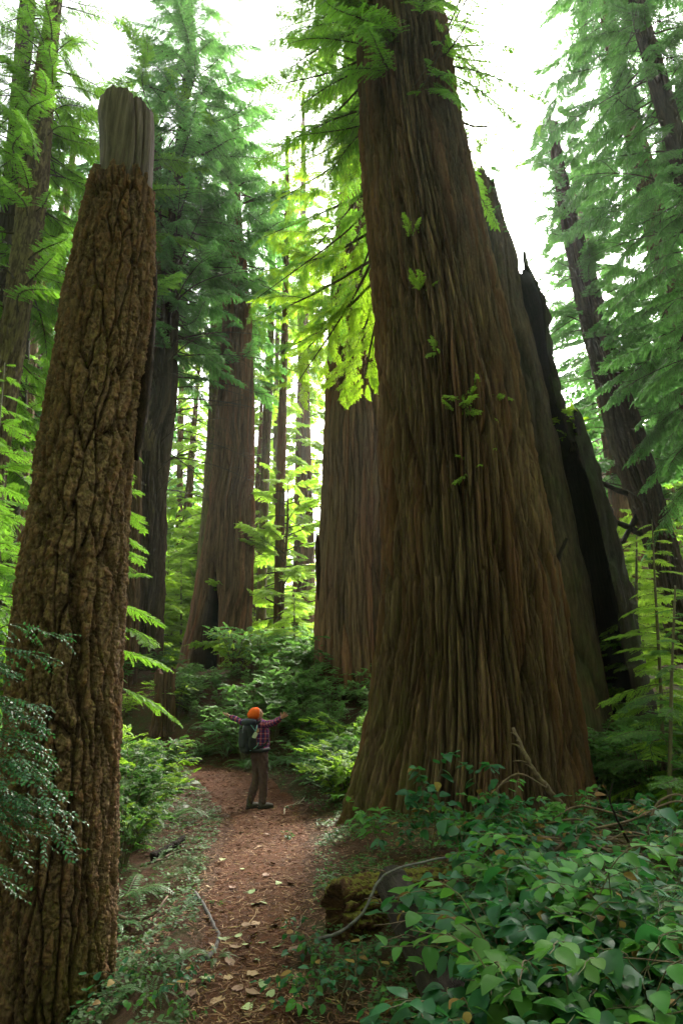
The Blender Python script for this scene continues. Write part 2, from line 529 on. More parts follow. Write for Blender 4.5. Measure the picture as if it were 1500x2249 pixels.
def trunk_mesh(name, ax, mat, style='redwood', nth=200, nz=400, seed=0, amp=1.0, jag=None, hollow=.6,
               ztop=None, moss=None, char=None, push=None, flute=0.0, freq=1.0, theta=None, smooth_k=None, twist=0.0, warpk=1.0):
    ax = np.asarray(ax, float)
    z0, z1 = ax[0, 0], (ax[-1, 0] if ztop is None else ztop)
    t = np.linspace(0, 1, nz)
    zz = z0 + (z1 - z0) * t
    k = smooth_k or max(3, nz // 14)
    cx = smooth1(np.interp(zz, ax[:, 0], ax[:, 1]), k); cy = smooth1(np.interp(zz, ax[:, 0], ax[:, 2]), k)
    rr = smooth1(np.interp(zz, ax[:, 0], ax[:, 3]), k)
    th = np.linspace(0, 2 * np.pi, nth, endpoint=False)
    TH, T = np.meshgrid(th, t)
    if jag is not None:
        top = jag(th)                                  # metres below z1 for each angle
        Zm = z0 + T * ((z1 - z0) - top[None, :])
    else:
        Zm = z0 + T * (z1 - z0)
    R0 = np.interp(Zm, zz, rr); CX_ = np.interp(Zm, zz, cx); CY_ = np.interp(Zm, zz, cy)
    Rn = float(np.median(rr))
    wob = (fbm(np.cos(TH) * 1.2 + seed, np.sin(TH) * 1.2, Zm * .25 / max(Rn, .2), 2, seed) - .5)
    th2 = TH + twist * Zm
    w1 = vnoise(np.cos(TH) * Rn * 1.6, np.sin(TH) * Rn * 1.6, Zm * .55, seed + 1) - .5
    w2 = vnoise(np.cos(TH) * Rn * 5, np.sin(TH) * Rn * 5, Zm * 1.1, seed + 2) - .5
    th2 = th2 + warpk * (w1 * (.34 if style != 'fir' else .12) + w2 * (.06 if style != 'fir' else .03)) / max(Rn, .25) * 1.0
    ux, uy = np.cos(th2) * Rn * freq, np.sin(th2) * Rn * freq
    circ = 2 * np.pi * Rn
    TINT = np.zeros_like(TH) + .5
    if style == 'redwood':
        N1 = max(5, int(circ * 8.0 * freq)); N2 = max(9, int(circ * 20 * freq))
        wz = vnoise(np.cos(TH) * Rn * 3, np.sin(TH) * Rn * 3, Zm * .8, seed + 21)
        s1 = th2 / (2 * np.pi) * N1; s2 = th2 / (2 * np.pi) * N2
        e1, c1 = vor(s1, Zm * .24 * freq + wz * .4 * warpk, N1, seed + 3)
        e2, c2 = vor(s2, Zm * .60 * freq + wz * .6 * warpk, N2, seed + 4)
        fx, fy = np.cos(th2) * Rn, np.sin(th2) * Rn
        c = vnoise(fx * 30 * freq, fy * 30 * freq, Zm * 1.6 * freq, seed + 5)
        g1 = np.clip(e1 / .30, 0, 1) ** .55; g2 = np.clip(e2 / .36, 0, 1) ** .7
        big = vnoise(np.cos(TH) * Rn * 1.1, np.sin(TH) * Rn * 1.1, Zm * .22, seed + 7)
        hf = vnoise(fx * 55 * freq, fy * 55 * freq, Zm * 4.5 * freq, seed + 15)
        disp = .38 * g1 + .22 * c1 + .22 * g2 * (.4 + .6 * g1) + .10 * c2 + .14 * c + .10 * hf
        rid = np.clip(disp, 0, 1)
        TINT = np.clip(.5 * c1 + .25 * c2 + .25 * big, 0, 1)
        disp = (disp - .55) * (.55 + .9 * big) * .22 * amp / freq
    elif style == 'fir':
        N1 = max(5, int(circ * 5.2 * freq)); N2 = max(9, int(circ * 12 * freq))
        q1 = vnoise(np.cos(TH) * Rn * 5, np.sin(TH) * Rn * 5, Zm * 3, seed + 21) - .5
        q2 = vnoise(np.cos(TH) * Rn * 14, np.sin(TH) * Rn * 14, Zm * 9, seed + 22) - .5
        e1, c1 = vor((th2 + .0) / (2 * np.pi) * N1 + q1 * .55 + q2 * .35, Zm * .55 * freq + q1 * .5, N1, seed + 3)
        e2, c2 = vor(th2 / (2 * np.pi) * N2 + q1 * .8 + q2 * 1.0, Zm * 5.0 * freq + q2 * 1.6, N2, seed + 4)
        fx, fy = np.cos(TH) * Rn, np.sin(TH) * Rn
        c = vnoise(fx * 26, fy * 26, Zm * 26, seed + 5); d3 = vnoise(fx * 60, fy * 60, Zm * 70, seed + 6)
        lay = np.floor((c1 * 3 + Zm * 9 + q2 * 3)) % 2
        g1 = np.clip(e1 / .20, 0, 1) ** .6; g2 = np.clip(e2 / .20, 0, 1) ** .7
        h3 = vnoise(fx * 16, fy * 16, Zm * 20, seed + 16)
        disp = .52 * g1 + .08 * c1 + .14 * g2 * g1 + .20 * c2 + .16 * c + .18 * d3 + .06 * h3 - .06
        rid = np.clip(disp - .1, 0, 1)
        TINT = np.clip(.25 * c1 + .55 * c2 + .35 * (d3 - .3), 0, 1)
        disp = (disp - .72) * .105 * amp
    elif style == 'wood':
        a = ridge(vnoise(ux * 5, uy * 5, Zm * .35, seed + 3))
        c = vnoise(ux * 16, uy * 16, Zm * 1.3, seed + 5)
        disp = 1 - .6 * np.clip((a - .8) / .2, 0, 1) + .25 * c
        rid = np.clip(disp - .2, 0, 1)
        disp = (disp - .9) * .05 * amp
    else:                                              # burnt, smooth
        a = fbm(ux * 1.1, uy * 1.1, Zm * .7, 3, seed + 3)
        c = vnoise(ux * 7, uy * 7, Zm * 2.5, seed + 5)
        gr = vnoise(ux * 11, uy * 11, Zm * .6, seed + 6); cr = np.clip((ridge(vnoise(ux * 2.2, uy * 2.2, Zm * .22, seed + 8)) - .86) / .14, 0, 1)
        disp = .55 * a + .22 * c + .35 * gr - .5 * cr
        rid = disp
        disp = (disp - .5) * .10 * amp
    RR = R0 * (1 + .10 * wob) + disp
    if flute:
        low = np.exp(-(Zm - z0) / (2.2 * ax[0, 3]))
        fl = vnoise(np.cos(TH) * 2.4, np.sin(TH) * 2.4, Zm * .12, seed + 9) - .5
        RR = RR + R0 * flute * low * fl * 1.6
    if push is not None:
        RR, chv = push(TH, Zm, RR, R0)
    else:
        chv = None
    X = CX_ + np.cos(TH) * RR; Yv = CY_ + np.sin(TH) * RR
    V = np.stack([X, Yv, Zm], -1).reshape(-1, 3)
    i = np.arange(nz - 1)[:, None] * nth; j = np.arange(nth)[None, :]; kx = (j + 1) % nth
    F = np.stack([i + j, i + kx, i + nth + kx, i + nth + j], -1).reshape(-1, 4)
    RID = rid.reshape(-1)
    MO = (moss(TH, Zm, rid) if moss else np.zeros_like(TH)).reshape(-1)
    CH = (chv if chv is not None else (char(TH, Zm) if char else np.zeros_like(TH))).reshape(-1)
    # broken / closed top: two inner rings and a centre
    last = (nz - 1) * nth
    ctr = np.array([cx[-1], cy[-1]])
    ring = V[last:last + nth]
    ext = []
    for s, dz in ((.80, .03), (.5, -hollow * .4 * Rn), (.05, -hollow * .8 * Rn)):
        rg = ring.copy(); rg[:, :2] = ctr + (ring[:, :2] - ctr) * s
        rg[:, 2] = ring[:, 2] * (s > .4) + (s <= .4) * ring[:, 2].mean() + dz
        ext.append(rg)
    base = len(V)
    V = np.vstack([V] + ext)
    prev = last
    for q in range(3):
        o = base + q * nth
        F = np.vstack([F, np.stack([prev + j[0], prev + kx[0], o + kx[0], o + j[0]], -1)])
        prev = o
    ex = 3 * nth
    RID = np.concatenate([RID, np.full(ex, .3)]); TINT = np.concatenate([TINT.reshape(-1), np.full(ex, .5)]); MO = np.concatenate([MO, np.zeros(ex)]); CH = np.concatenate([CH, np.zeros(ex)])
    me = np_mesh(name, V, F, mat, None, True, {'ridge': ('POINT', RID), 'tint': ('POINT', TINT), 'moss': ('POINT', MO), 'char': ('POINT', CH)})
    return me


def axis_at(ax, z):
    ax = np.asarray(ax)
    return np.array([np.interp(z, ax[:, 0], ax[:, 1]), np.interp(z, ax[:, 0], ax[:, 2]), z]), float(np.interp(z, ax[:, 0], ax[:, 3]))


# ------------------------------------------------------------------ foliage
def spray(l, n, ll, lw, ang=52, droop=.12, g=None):
    """flat spray of needle leaflets along +x; returns quads (rhombi) and rnd per face"""
    g = g or rng
    t = np.linspace(.06, .98, n)
    Vs = []
    for sd in (-1, 1):
        a = np.radians(ang) * sd * (1 - .35 * t) + g.normal(0, .12, n)
        L = ll * (1.05 - .65 * t) * g.uniform(.8, 1.15, n)
        W = lw * (1 - .3 * t)
        d = np.stack([np.cos(a), np.sin(a), -.16 * np.ones(n) + g.normal(0, .16, n)], 1)
        p = np.stack([-np.sin(a), np.cos(a), g.normal(0, .35, n)], 1)
        b = np.stack([t * l + g.normal(0, .01 * l, n), 0 * t, -droop * t * t * l], 1)
        m = b + d * (L * .5)[:, None]
        tip = b + d * L[:, None]
        tip[:, 2] -= .12 * L
        Vs.append(np.stack([b, m + p * (W / 2)[:, None], tip, m - p * (W / 2)[:, None]], 1))
    # tip leaflet
    b = np.array([l * .95, 0, -droop * l]); tip = b + np.array([ll * .5, 0, -.1 * ll])
    p = np.array([0, 1, 0.])
    Vs.append(np.stack([b, (b + tip) / 2 + p * lw / 2, tip, (b + tip) / 2 - p * lw / 2])[None])
    V = np.concatenate(Vs).reshape(-1, 3)
    F = np.arange(len(V)).reshape(-1, 4)
    return V, F


def branch(L, seed, ns=34, sl=.55, nl=9, ll=.14, lw=.034, droop=.25, start=.22, thick=.03, fan=58, sides=5, hang=.25, upturn=.0, wood=True, dens_tip=1.0):
    """a conifer limb along +x with flat sprays on both sides; material 0 leaves, 1 wood"""
    g = np.random.default_rng(seed)
    A = Acc()
    k1, k2 = g.normal(0, .07 * L, 2)
    def pos(s):
        s = np.asarray(s, float)
        x = s * L * (1 - .04 * s)
        y = k1 * np.sin(s * 2.6) + k2 * np.sin(s * 5.1) * .5
        z = -droop * L * s * s + upturn * L * s ** 4
        return np.stack([x, y, z], -1)
    if wood:
        P = pos(np.linspace(0, 1, 10))
        V, F = tube(P, thick * (1 - .85 * np.linspace(0, 1, 10)), sides, False)
        A.add(V, F, 1, .3)
    for i in range(ns):
        s = start + (1 - start) * ((i + .5) / ns) ** dens_tip
        b = pos(s); e = pos(min(1, s + .03)); d = e - b
        az = math.atan2(d[1], d[0]); el = math.atan2(d[2], math.hypot(d[0], d[1]))
        sd = 1 if i % 2 else -1
        prof = (1 - .72 * ((s - start) / (1 - start))) * (.55 + .45 * min(1, (s - start) / .18))
        l = sl * prof * g.uniform(.65, 1.25)
        V, F = spray(l, max(4, int(nl * (.5 + .5 * prof))), ll * (.7 + .3 * prof), lw, g=g)
        Rm = rotz(az + sd * R(fan) * g.uniform(.75, 1.15)) @ roty(-el * .5 + hang * g.uniform(.2, 1.6)) @ rotx(g.normal(0, .35))
        A.add(V @ Rm.T + b, F, 0, np.clip(g.normal(.5, .22) + g.normal(0, .08, len(F)), 0, 1))
        if wood and l > .3:
            P = np.array([[0, 0, 0], [l * .5, 0, -.03 * l], [l * .95, 0, -.11 * l]])
            tv, tf = tube(P, [thick * .22, thick * .15, thick * .06], 3, False)
            A.add(tv @ Rm.T + b, tf, 1, .3)
    V, F = spray(sl * .35, max(4, nl // 2), ll * .6, lw, g=g)
    e = pos(1.) - pos(.95)
    Rm = frame_from(e)
    A.add(V @ Rm.T + pos(1.), F, 0, .6)
    return A.arr()


def bare_branch(L, seed, droop=.3, thick=.025, twigs=7):
    g = np.random.default_rng(seed)
    A = Acc()
    k = g.normal(0, .06 * L, 2)
    def pos(s):
        s = np.asarray(s, float)
        return np.stack([s * L, k[0] * np.sin(s * 3), .10 * L * s - droop * L * s * s], -1)
    V, F = tube(pos(np.linspace(0, 1, 12)), thick * (1 - .88 * np.linspace(0, 1, 12)), 5, False); A.add(V, F, 1, .3)
    for i in range(twigs):
        s = g.uniform(.25, .95); b = pos(s)
        l = L * g.uniform(.15, .38)
        a = g.uniform(.4, 1.1) * g.choice([-1, 1])
        P = curve_pts([b, b + np.array([math.cos(a) * l * .5, math.sin(a) * l * .5, -.05 * l]), b + np.array([math.cos(a) * l * .9, math.sin(a) * l * .9, -.35 * l])], 6)
        V, F = tube(P, thick * .35 * (1 - .8 * np.linspace(0, 1, 6)), 3, False); A.add(V, F, 1, .3)
    return A.arr()


BR = {}


def fam(key, n, **kw):
    BR[key] = [branch(seed=hash_(key) + 17 * i, **kw) for i in range(n)]


def hash_(s):
    return sum((i + 1) * ord(c) for i, c in enumerate(s)) % 1000


fam('near', 6, L=3.0, ns=60, sl=.60, nl=25, ll=.088, lw=.021, droop=.22, thick=.03)
fam('mid', 6, L=3.0, ns=50, sl=.78, nl=14, ll=.19, lw=.046, droop=.22, thick=.035)
fam('fine', 6, L=3.0, ns=70, sl=.74, nl=17, ll=.12, lw=.033, droop=.30, thick=.03, hang=.45)
fam('far', 5, L=3.0, ns=30, sl=1.0, nl=8, ll=.36, lw=.13, droop=.2, thick=.04, sides=4)
fam('hem', 6, L=3.0, ns=30, sl=1.35, nl=26, ll=.22, lw=.036, droop=.22, thick=.03, start=.12, fan=55, hang=.12)
fam('lace', 6, L=3.0, ns=30, sl=.85, nl=9, ll=.30, lw=.052, droop=.25, thick=.02, hang=.4)
BR['bare'] = [bare_branch(3.0, 50 + i) for i in range(5)]


def crown_acc(A, ax, z0, z1, n, Lf, key, seed, pitch=(-.1, .35), azf=None, rfrac=.6, gap=.25, woodmat=1):
    """limbs up the trunk; Lf(u) limb length in metres; azf(az) keeps or drops a limb"""
    g = np.random.default_rng(seed)
    az = g.uniform(0, 6.28)
    for i in range(n):
        u = (i + g.uniform(0, 1)) / n
        z = z0 + (z1 - z0) * u
        az += 2.399 + g.normal(0, .3)
        if azf is not None and not azf(math.cos(az), math.sin(az), u, g): continue
        if g.random() < gap * vn1(u * 9 + seed): continue
        c, r = axis_at(ax, z)
        V, F, Mi, Rr = BR[key][g.integers(len(BR[key]))]
        L = Lf(u) * g.uniform(.7, 1.2)
        s = L / 3.0
        Rm = rotz(az) @ roty(-g.uniform(*pitch)) @ rotx(g.normal(0, .2))
        sv = np.array([s, s * .5 + .5 * min(s, 1.4), s * .5 + .5 * min(s, 1.4)])
        off = c + np.array([math.cos(az), math.sin(az), 0]) * r * rfrac
        A.add((V * sv) @ Rm.T + off, F, Mi, np.clip(Rr + g.normal(0, .12), 0, 1))


def vn1(x):
    return float(vnoise(np.array([x]), np.array([.5]), np.array([.5]), 31)[0]) * 2


# ------------------------------------------------------------------ small plants
def shrub_arr(seed, h=1.0, stems=13, br=9, lf=16, ls=.034, lwf=.55, spread=.55, arch=.5):
    g = np.random.default_rng(seed)
    A = Acc()
    for i in range(stems):
        az = g.uniform(0, 6.28); sp = spread * g.uniform(.25, 1.1)
        hh = h * g.uniform(.55, 1.05)
        P = curve_pts([[g.normal(0, .05), g.normal(0, .05), -.05],
                       [math.cos(az) * sp * .35, math.sin(az) * sp * .35, hh * .5],
                       [math.cos(az) * sp * .8, math.sin(az) * sp * .8, hh * .9],
                       [math.cos(az) * sp * (1 + .4 * arch), math.sin(az) * sp * (1 + .4 * arch), hh * (1 - .12 * arch)]], 12)
        V, F = tube(P, .010 * h * (1 - .8 * np.linspace(0, 1, 12)), 3, False); A.add(V, F, 1, .4)
        for b in range(br):
            s = .22 + .78 * (b + g.uniform(0, 1)) / br
            k = s * 11; q = int(min(k, 10)); p = P[q] + (P[q + 1] - P[q]) * (k - q)
            a2 = az + g.uniform(-1.5, 1.5)
            l = h * g.uniform(.16, .38) * (1.1 - .5 * s)
            n = lf
            t = np.linspace(.08, 1, n)
            V, F = spray(l, n, ls * 1.5, ls * 1.5 * lwf, 60, .1, g)
            Rm = rotz(a2) @ roty(g.uniform(-.5, .35)) @ rotx(g.normal(0, .4))
            A.add(V @ Rm.T + p, F, 0, np.clip(g.normal(.5, .2) + g.normal(0, .12, len(F)), 0, 1))
            tv, tf = tube(np.array([[0, 0, 0], [l, 0, -.1 * l]]), [.0035 * h, .0015 * h], 3, False)
            A.add(tv @ Rm.T + p, tf, 1, .4)
    return A


def fern_arr(seed, n=13, L=.75, np_=26, pl=.10, pw=.020, rise=.9):
    g = np.random.default_rng(seed)
    A = Acc()
    for i in range(n):
        az = i * 6.283 / n + g.normal(0, .2)
        l = L * g.uniform(.7, 1.1); up = rise * g.uniform(.6, 1.2)
        s = np.linspace(0, 1, np_)
        x = l * (s - .12 * s ** 3); z = l * up * (s * .95 - .95 * s * s)
        P = np.stack([x, .06 * l * np.sin(s * 3 + i), z], 1)
        Rm = rotz(az)
        V, F = tube(P[::3], .004 * (1 - .8 * np.linspace(0, 1, len(P[::3]))), 3, False)
        A.add(V @ Rm.T, F, 1, .4)
        T = np.gradient(P, axis=0); T /= np.linalg.norm(T, axis=1)[:, None]
        prof = np.clip(np.minimum(s / .12, 1) * (1.06 - s ** 1.6), .05, 1) * (s > .1)
        tw = g.normal(0, .25)
        for sd in (-1, 1):
            d = np.stack([T[:, 0] * .3, sd * np.ones(np_), T[:, 2] * .3 - .18 + sd * tw], 1)
            d /= np.linalg.norm(d, axis=1)[:, None]
            ln = pl * l / .75 * prof * g.uniform(.85, 1.1, np_)
            w = T * (pw * l / .75)
            b = P
            m = b + d * (ln * .35)[:, None]
            tip = b + d * ln[:, None] + T * (.15 * ln)[:, None]
            V = np.stack([b - w * .3, m - w * .5, tip, m + w * .5], 1)[3:].reshape(-1, 3)
            A.add(V @ Rm.T, np.arange(len(V)).reshape(-1, 4), 0, np.clip(g.normal(.5, .2) + g.normal(0, .06, len(V) // 4), 0, 1))
    return A


def broad_leaf(l, w, fold=.25, curl=.25, g=None, lob=0.0):
    """ovate leaf along +x with folded midrib, 3 columns x 7 rows"""
    g = g or rng
    s = np.array([0, .12, .3, .5, .7, .87, 1.0])
    prof = np.array([.06, .62, .97, 1.0, .78, .42, .03])
    ww = w / 2 * prof * (1 + lob * g.normal(0, 1, 7))
    tw = g.normal(0, .12)
    V = []
    for si, wi in zip(s, ww):
        zc = -curl * l * si * si + .04 * l * math.sin(si * 5 + tw * 9)
        for c in (-1, 0, 1):
            V.append([si * l, c * wi, zc + abs(c) * wi * fold + c * wi * tw * si])
    F = []
    for r in range(6):
        for c in range(2):
            a = r * 3 + c
            F.append([a, a + 1, a + 4, a + 3])
    return np.array(V), np.array(F)


def salal_arr(seed, stems=4, L=.5, leaf=.085, nl=10, spread=.30):
    g = np.random.default_rng(seed)
    A = Acc()
    for i in range(stems):
        az = g.uniform(0, 6.28); l = L * g.uniform(.6, 1.15)
        sp = spread * g.uniform(.3, 1.2)
        P = curve_pts([[g.normal(0, .04), g.normal(0, .04), -.06], [math.cos(az) * sp * .4, math.sin(az) * sp * .4, l * .5],
                       [math.cos(az + .3) * sp * .9, math.sin(az + .3) * sp * .9, l * .85],
                       [math.cos(az + .5) * sp * 1.5, math.sin(az + .5) * sp * 1.5, l * .88]], 14)
        zig = np.stack([g.normal(0, .006, 14), g.normal(0, .006, 14), 0 * P[:, 0]], 1)
        P = P + zig
        V, F = tube(P, .0038 * (1 - .6 * np.linspace(0, 1, 14)), 4, False); A.add(V, F, 1, .4)
        for k in range(nl):
            s = .28 + .72 * (k + .5) / nl
            q = min(int(s * 13), 12); p = P[q] + (P[q + 1] - P[q]) * (s * 13 - q)
            d = P[q + 1] - P[q]
            a2 = math.atan2(d[1], d[0]) + (1 if k % 2 else -1) * g.uniform(.6, 1.35)
            ll = leaf * g.uniform(.6, 1.2)
            V, F = broad_leaf(ll, ll * g.uniform(.55, .74), g.uniform(.1, .4), g.uniform(.05, .35), g, .04)
            Rm = rotz(a2) @ roty(g.normal(.12, .32)) @ rotx(g.normal(0, .35))
            pet = np.array([math.cos(a2), math.sin(a2), 0]) * .012
            A.add(V @ Rm.T + p + pet, F, 2 if g.random() < .06 else 0, float(np.clip(g.normal(.45, .22), 0, 1)))
    return A
# ------------------------------------------------------------------ sky, sun, air
SUNPX = (1150, 415)
sd = ray(*SUNPX); sd = sd / np.linalg.norm(sd)
SUN_EL = math.asin(sd[2]); SUN_AZ = math.atan2(sd[0], sd[1])
world = bpy.data.worlds.new('World'); SC.world = world
world.use_nodes = True
wn = world.node_tree
bg = wn.nodes['Background']
sky = wn.nodes.new('ShaderNodeTexSky'); sky.sky_type = 'NISHITA'
sky.sun_disc = False
sky.sun_elevation = SUN_EL; sky.sun_rotation = SUN_AZ
sky.dust_density = 4.0; sky.air_density = 1.0; sky.ozone_density = 1.0
hsv = wn.nodes.new('ShaderNodeHueSaturation'); hsv.inputs['Saturation'].default_value = .15
wn.links.new(sky.outputs[0], hsv.inputs['Color']); wn.links.new(hsv.outputs[0], bg.inputs['Color'])
bg.inputs['Strength'].default_value = .15
sl = bpy.data.lights.new('sun', 'SUN'); sl.energy = 4.0; sl.angle = R(22.0); sl.color = (1.0, .93, .80)
so = bpy.data.objects.new('sun', sl); COL.objects.link(so)
so.rotation_euler = Vector(sd).to_track_quat('Z', 'Y').to_euler()
so.location = (6, 20, 30)
vs = SC.view_settings
vs.view_transform = 'Standard'; vs.look = 'None'; vs.gamma = 1; vs.exposure = 2.7
cy_ = SC.cycles
cy_.max_bounces = 6; cy_.diffuse_bounces = 3; cy_.glossy_bounces = 2; cy_.transmission_bounces = 3
cy_.transparent_max_bounces = 8; cy_.volume_bounces = 1
cy_.sample_clamp_indirect = 2.0
cy_.caustics_reflective = False; cy_.caustics_refractive = False
cy_.use_denoising = True

hm, hnt, hout = new_mat('forest_air')
pv = hnt.nodes.new('ShaderNodeVolumePrincipled')
pv.inputs['Color'].default_value = (.90, .96, .93, 1)
pv.inputs['Density'].default_value = .0003
pv.inputs['Anisotropy'].default_value = .68
hnt.links.new(pv.outputs[0], hout.inputs['Volume'])
hb = np.array([[x, y, z] for z in (-3, 62) for y in (-12, 150) for x in (-110, 110)], float)
hf = [[0, 2, 3, 1], [4, 5, 7, 6], [0, 1, 5, 4], [2, 6, 7, 3], [0, 4, 6, 2], [1, 3, 7, 5]]
tag(link('haze', np_mesh('haze', hb, hf, hm)), kind='stuff')

# ------------------------------------------------------------------ ground and path
def ground_mat():
    m, nt, out = new_mat('forest_floor')
    v = objcoord(nt)
    big = noise_node(nt, .7, 4, .65, v)
    mid = noise_node(nt, 7, 4, .65, v)
    fine = noise_node(nt, 60, 4, .7, v, 1.5)
    duff = ramp(nt, fine, [(.28, (.012, .007, .005)), (.5, (.060, .027, .016)), (.75, (.15, .072, .040))])
    green = ramp(nt, fine, [(.3, (.010, .016, .006)), (.7, (.055, .085, .022))])
    k = ramp(nt, math_node(nt, 'ADD', math_node(nt, 'MULTIPLY', big, .6), math_node(nt, 'MULTIPLY', mid, .4)), [(.46, (0, 0, 0)), (.60, (.85, .85, .85))])
    c = mixc(nt, math_node(nt, 'MULTIPLY', k, attr(nt, 'wild')), duff, green)
    p = nt.nodes.new('ShaderNodeBsdfPrincipled')
    nt.links.new(c, p.inputs['Base Color']); p.inputs['Roughness'].default_value = .95
    p.inputs['Specular IOR Level'].default_value = .15
    nt.links.new(bump(nt, math_node(nt, 'ADD', fine, mid), .9, .03), p.inputs['Normal'])
    nt.links.new(p.outputs[0], out.inputs[0])
    return m


def path_mat():
    m, nt, out = new_mat('needle_path')
    v = objcoord(nt)
    big = noise_node(nt, 1.6, 4, .6, v)
    mid = noise_node(nt, 14, 4, .65, v)
    fine = noise_node(nt, 90, 4, .75, v, 2.0)
    c = ramp(nt, fine, [(.25, (.022, .010, .006)), (.48, (.075, .028, .012)), (.62, (.135, .054, .022)), (.82, (.21, .10, .048))])
    c = mixc(nt, .7, c, ramp(nt, big, [(.3, (.60, .55, .52)), (.7, (1.15, 1.05, 1.0))]), 'MULTIPLY')
    c = mixc(nt, .5, c, ramp(nt, mid, [(.3, (.5, .5, .5)), (.7, (1.2, 1.2, 1.2))]), 'MULTIPLY')
    p = nt.nodes.new('ShaderNodeBsdfPrincipled')
    nt.links.new(c, p.inputs['Base Color']); p.inputs['Roughness'].default_value = .95
    p.inputs['Specular IOR Level'].default_value = .15
    nt.links.new(bump(nt, math_node(nt, 'ADD', fine, mid), .8, .02), p.inputs['Normal'])
    nt.links.new(p.outputs[0], out.inputs[0])
    return m


def grid_mesh(name, xs, ys, zf, mat, attrs=None):
    X, Yg = np.meshgrid(xs, ys)
    Z = zf(X, Yg)
    V = np.stack([X, Yg, Z], -1).reshape(-1, 3)
    nx, ny = len(xs), len(ys)
    i = np.arange(ny - 1)[:, None] * nx; j = np.arange(nx - 1)[None, :]
    F = np.stack([i + j, i + j + 1, i + nx + j + 1, i + nx + j], -1).reshape(-1, 4)
    at_ = {k: ('POINT', f(X, Yg).reshape(-1)) for k, f in (attrs or {}).items()}
    return np_mesh(name, V, F, mat, None, True, at_)


def warp(a, b, n):
    u = np.linspace(-1, 1, n)
    return a * np.sinh(u * b) / math.sinh(b)


xs = warp(300, 6.0, 420)
ys = np.concatenate([[-300, -120, -50, -20, -8, -3], np.linspace(0, 22, 300), 22 + (np.exp(np.linspace(0.02, 1, 60) * 5.6) - 1)])
gm = grid_mesh('ground', xs, ys, hz, ground_mat(), {'wild': lambda x, y: 1 - hmask(x, y)})
tag(link('ground', gm), kind='structure')

# path: a sheet of its own, following the ground, its ragged edge dipping under it
PS = np.linspace(2.2, 22.5, 420)
cross = np.linspace(-1.35, 1.35, 40)
pc, pw = path_c(PS), path_w(PS)
tx = np.gradient(pc, PS); nn = np.sqrt(1 + tx * tx)
PX = pc[:, None] + cross[None, :] * pw[:, None] / nn[:, None]
PYY = PS[:, None] - cross[None, :] * pw[:, None] * (tx / nn)[:, None]
edge = np.abs(cross)[None, :] + .30 * (vnoise(PX * 2.2, PYY * 2.2, 0 * PX, 14) - .5) + .25 * (vnoise(PX * 7, PYY * 7, 0 * PX, 15) - .5)
PZ = hz(PX, PYY) + .022 - .09 * sstep(.72, 1.12, edge) + (vnoise(PX * 9, PYY * 9, 0 * PX, 16) - .5) * .014
PV = np.stack([PX, PYY, PZ], -1).reshape(-1, 3)
n_ = len(cross)
ii = np.arange(len(PS) - 1)[:, None] * n_; jj = np.arange(n_ - 1)[None, :]
PF = np.stack([ii + jj, ii + jj + 1, ii + n_ + jj + 1, ii + n_ + jj], -1).reshape(-1, 4)
tag(link('path', np_mesh('path', PV, PF, path_mat(), None, True)), kind='structure')


def in_view(x, y, z, pad=60):
    dx, dy, dz = x, y, z - CAMZ
    w = dy * CP + dz * SP
    u = CX + FPX * dx / w; v = CY - FPX * (-dy * SP + dz * CP) / w
    return (w > .3) & (u > -pad) & (u < 1500 + pad) & (v < 2249 + pad) & (v > -pad)


def scatter(n, x0, x1, y0, y1, ypow=1.6):
    u = rng.random(n)
    y = y0 + (y1 - y0) * u ** ypow
    x = x0 + (x1 - x0) * rng.random(n)
    return x, y


# needle litter: redwood twigs and needles, too many to count
x, y = scatter(90000, -3.2, 3.2, 2.6, 17, 1.7)
x = x * (0.35 + y / 12)
d = np.abs(x - path_c(y)) / path_w(y)
dens = np.where(d < 1.2, 1.0, .75 * (vnoise(x * .8, y * .8, 0 * x, 22) > .40))
ok = (rng.random(len(x)) < dens) & in_view(x, y, hz(x, y))
x, y = x[ok], y[ok]; n = len(x)
z = hz(x, y) + np.where(d[ok] < 1.1, .024, .008) + rng.random(n) * .012
L = rng.uniform(.025, .085, n); W = rng.uniform(.0022, .0048, n) * (1 + .06 * y)
a = rng.uniform(0, 6.28, n); tl = rng.normal(0, .18, n)
dv = np.stack([np.cos(a), np.sin(a), tl], 1); pvv = np.stack([-np.sin(a), np.cos(a), rng.normal(0, .5, n)], 1)
c = np.stack([x, y, z], 1); bend = np.stack([-np.sin(a), np.cos(a), 0 * a], 1) * (L * rng.normal(0, .12, n))[:, None]
A_ = np.stack([c - dv * L[:, None] / 2 - pvv * W[:, None] / 2, c + bend - pvv * W[:, None] / 2, c + bend + pvv * W[:, None] / 2, c - dv * L[:, None] / 2 + pvv * W[:, None] / 2,], 1)
B_ = np.stack([c + bend - pvv * W[:, None] / 2, c + dv * L[:, None] / 2 - pvv * W[:, None] / 2, c + dv * L[:, None] / 2 + pvv * W[:, None] / 2, c + bend + pvv * W[:, None] / 2], 1)
V = np.concatenate([A_, B_]).reshape(-1, 3)
lit = rnd_mat('needle_litter', [(0, (.035, .016, .010)), (.5, (.115, .050, .027)), (.8, (.20, .10, .055)), (1, (.34, .22, .13))], .85, .25)
rr_ = rng.random(n) ** 1.2
tag(link('needle_litter', np_mesh('needle_litter', V, np.arange(len(V)).reshape(-1, 4), lit, None, False, {'rnd': ('FACE', np.concatenate([rr_, rr_]))})), kind='stuff')

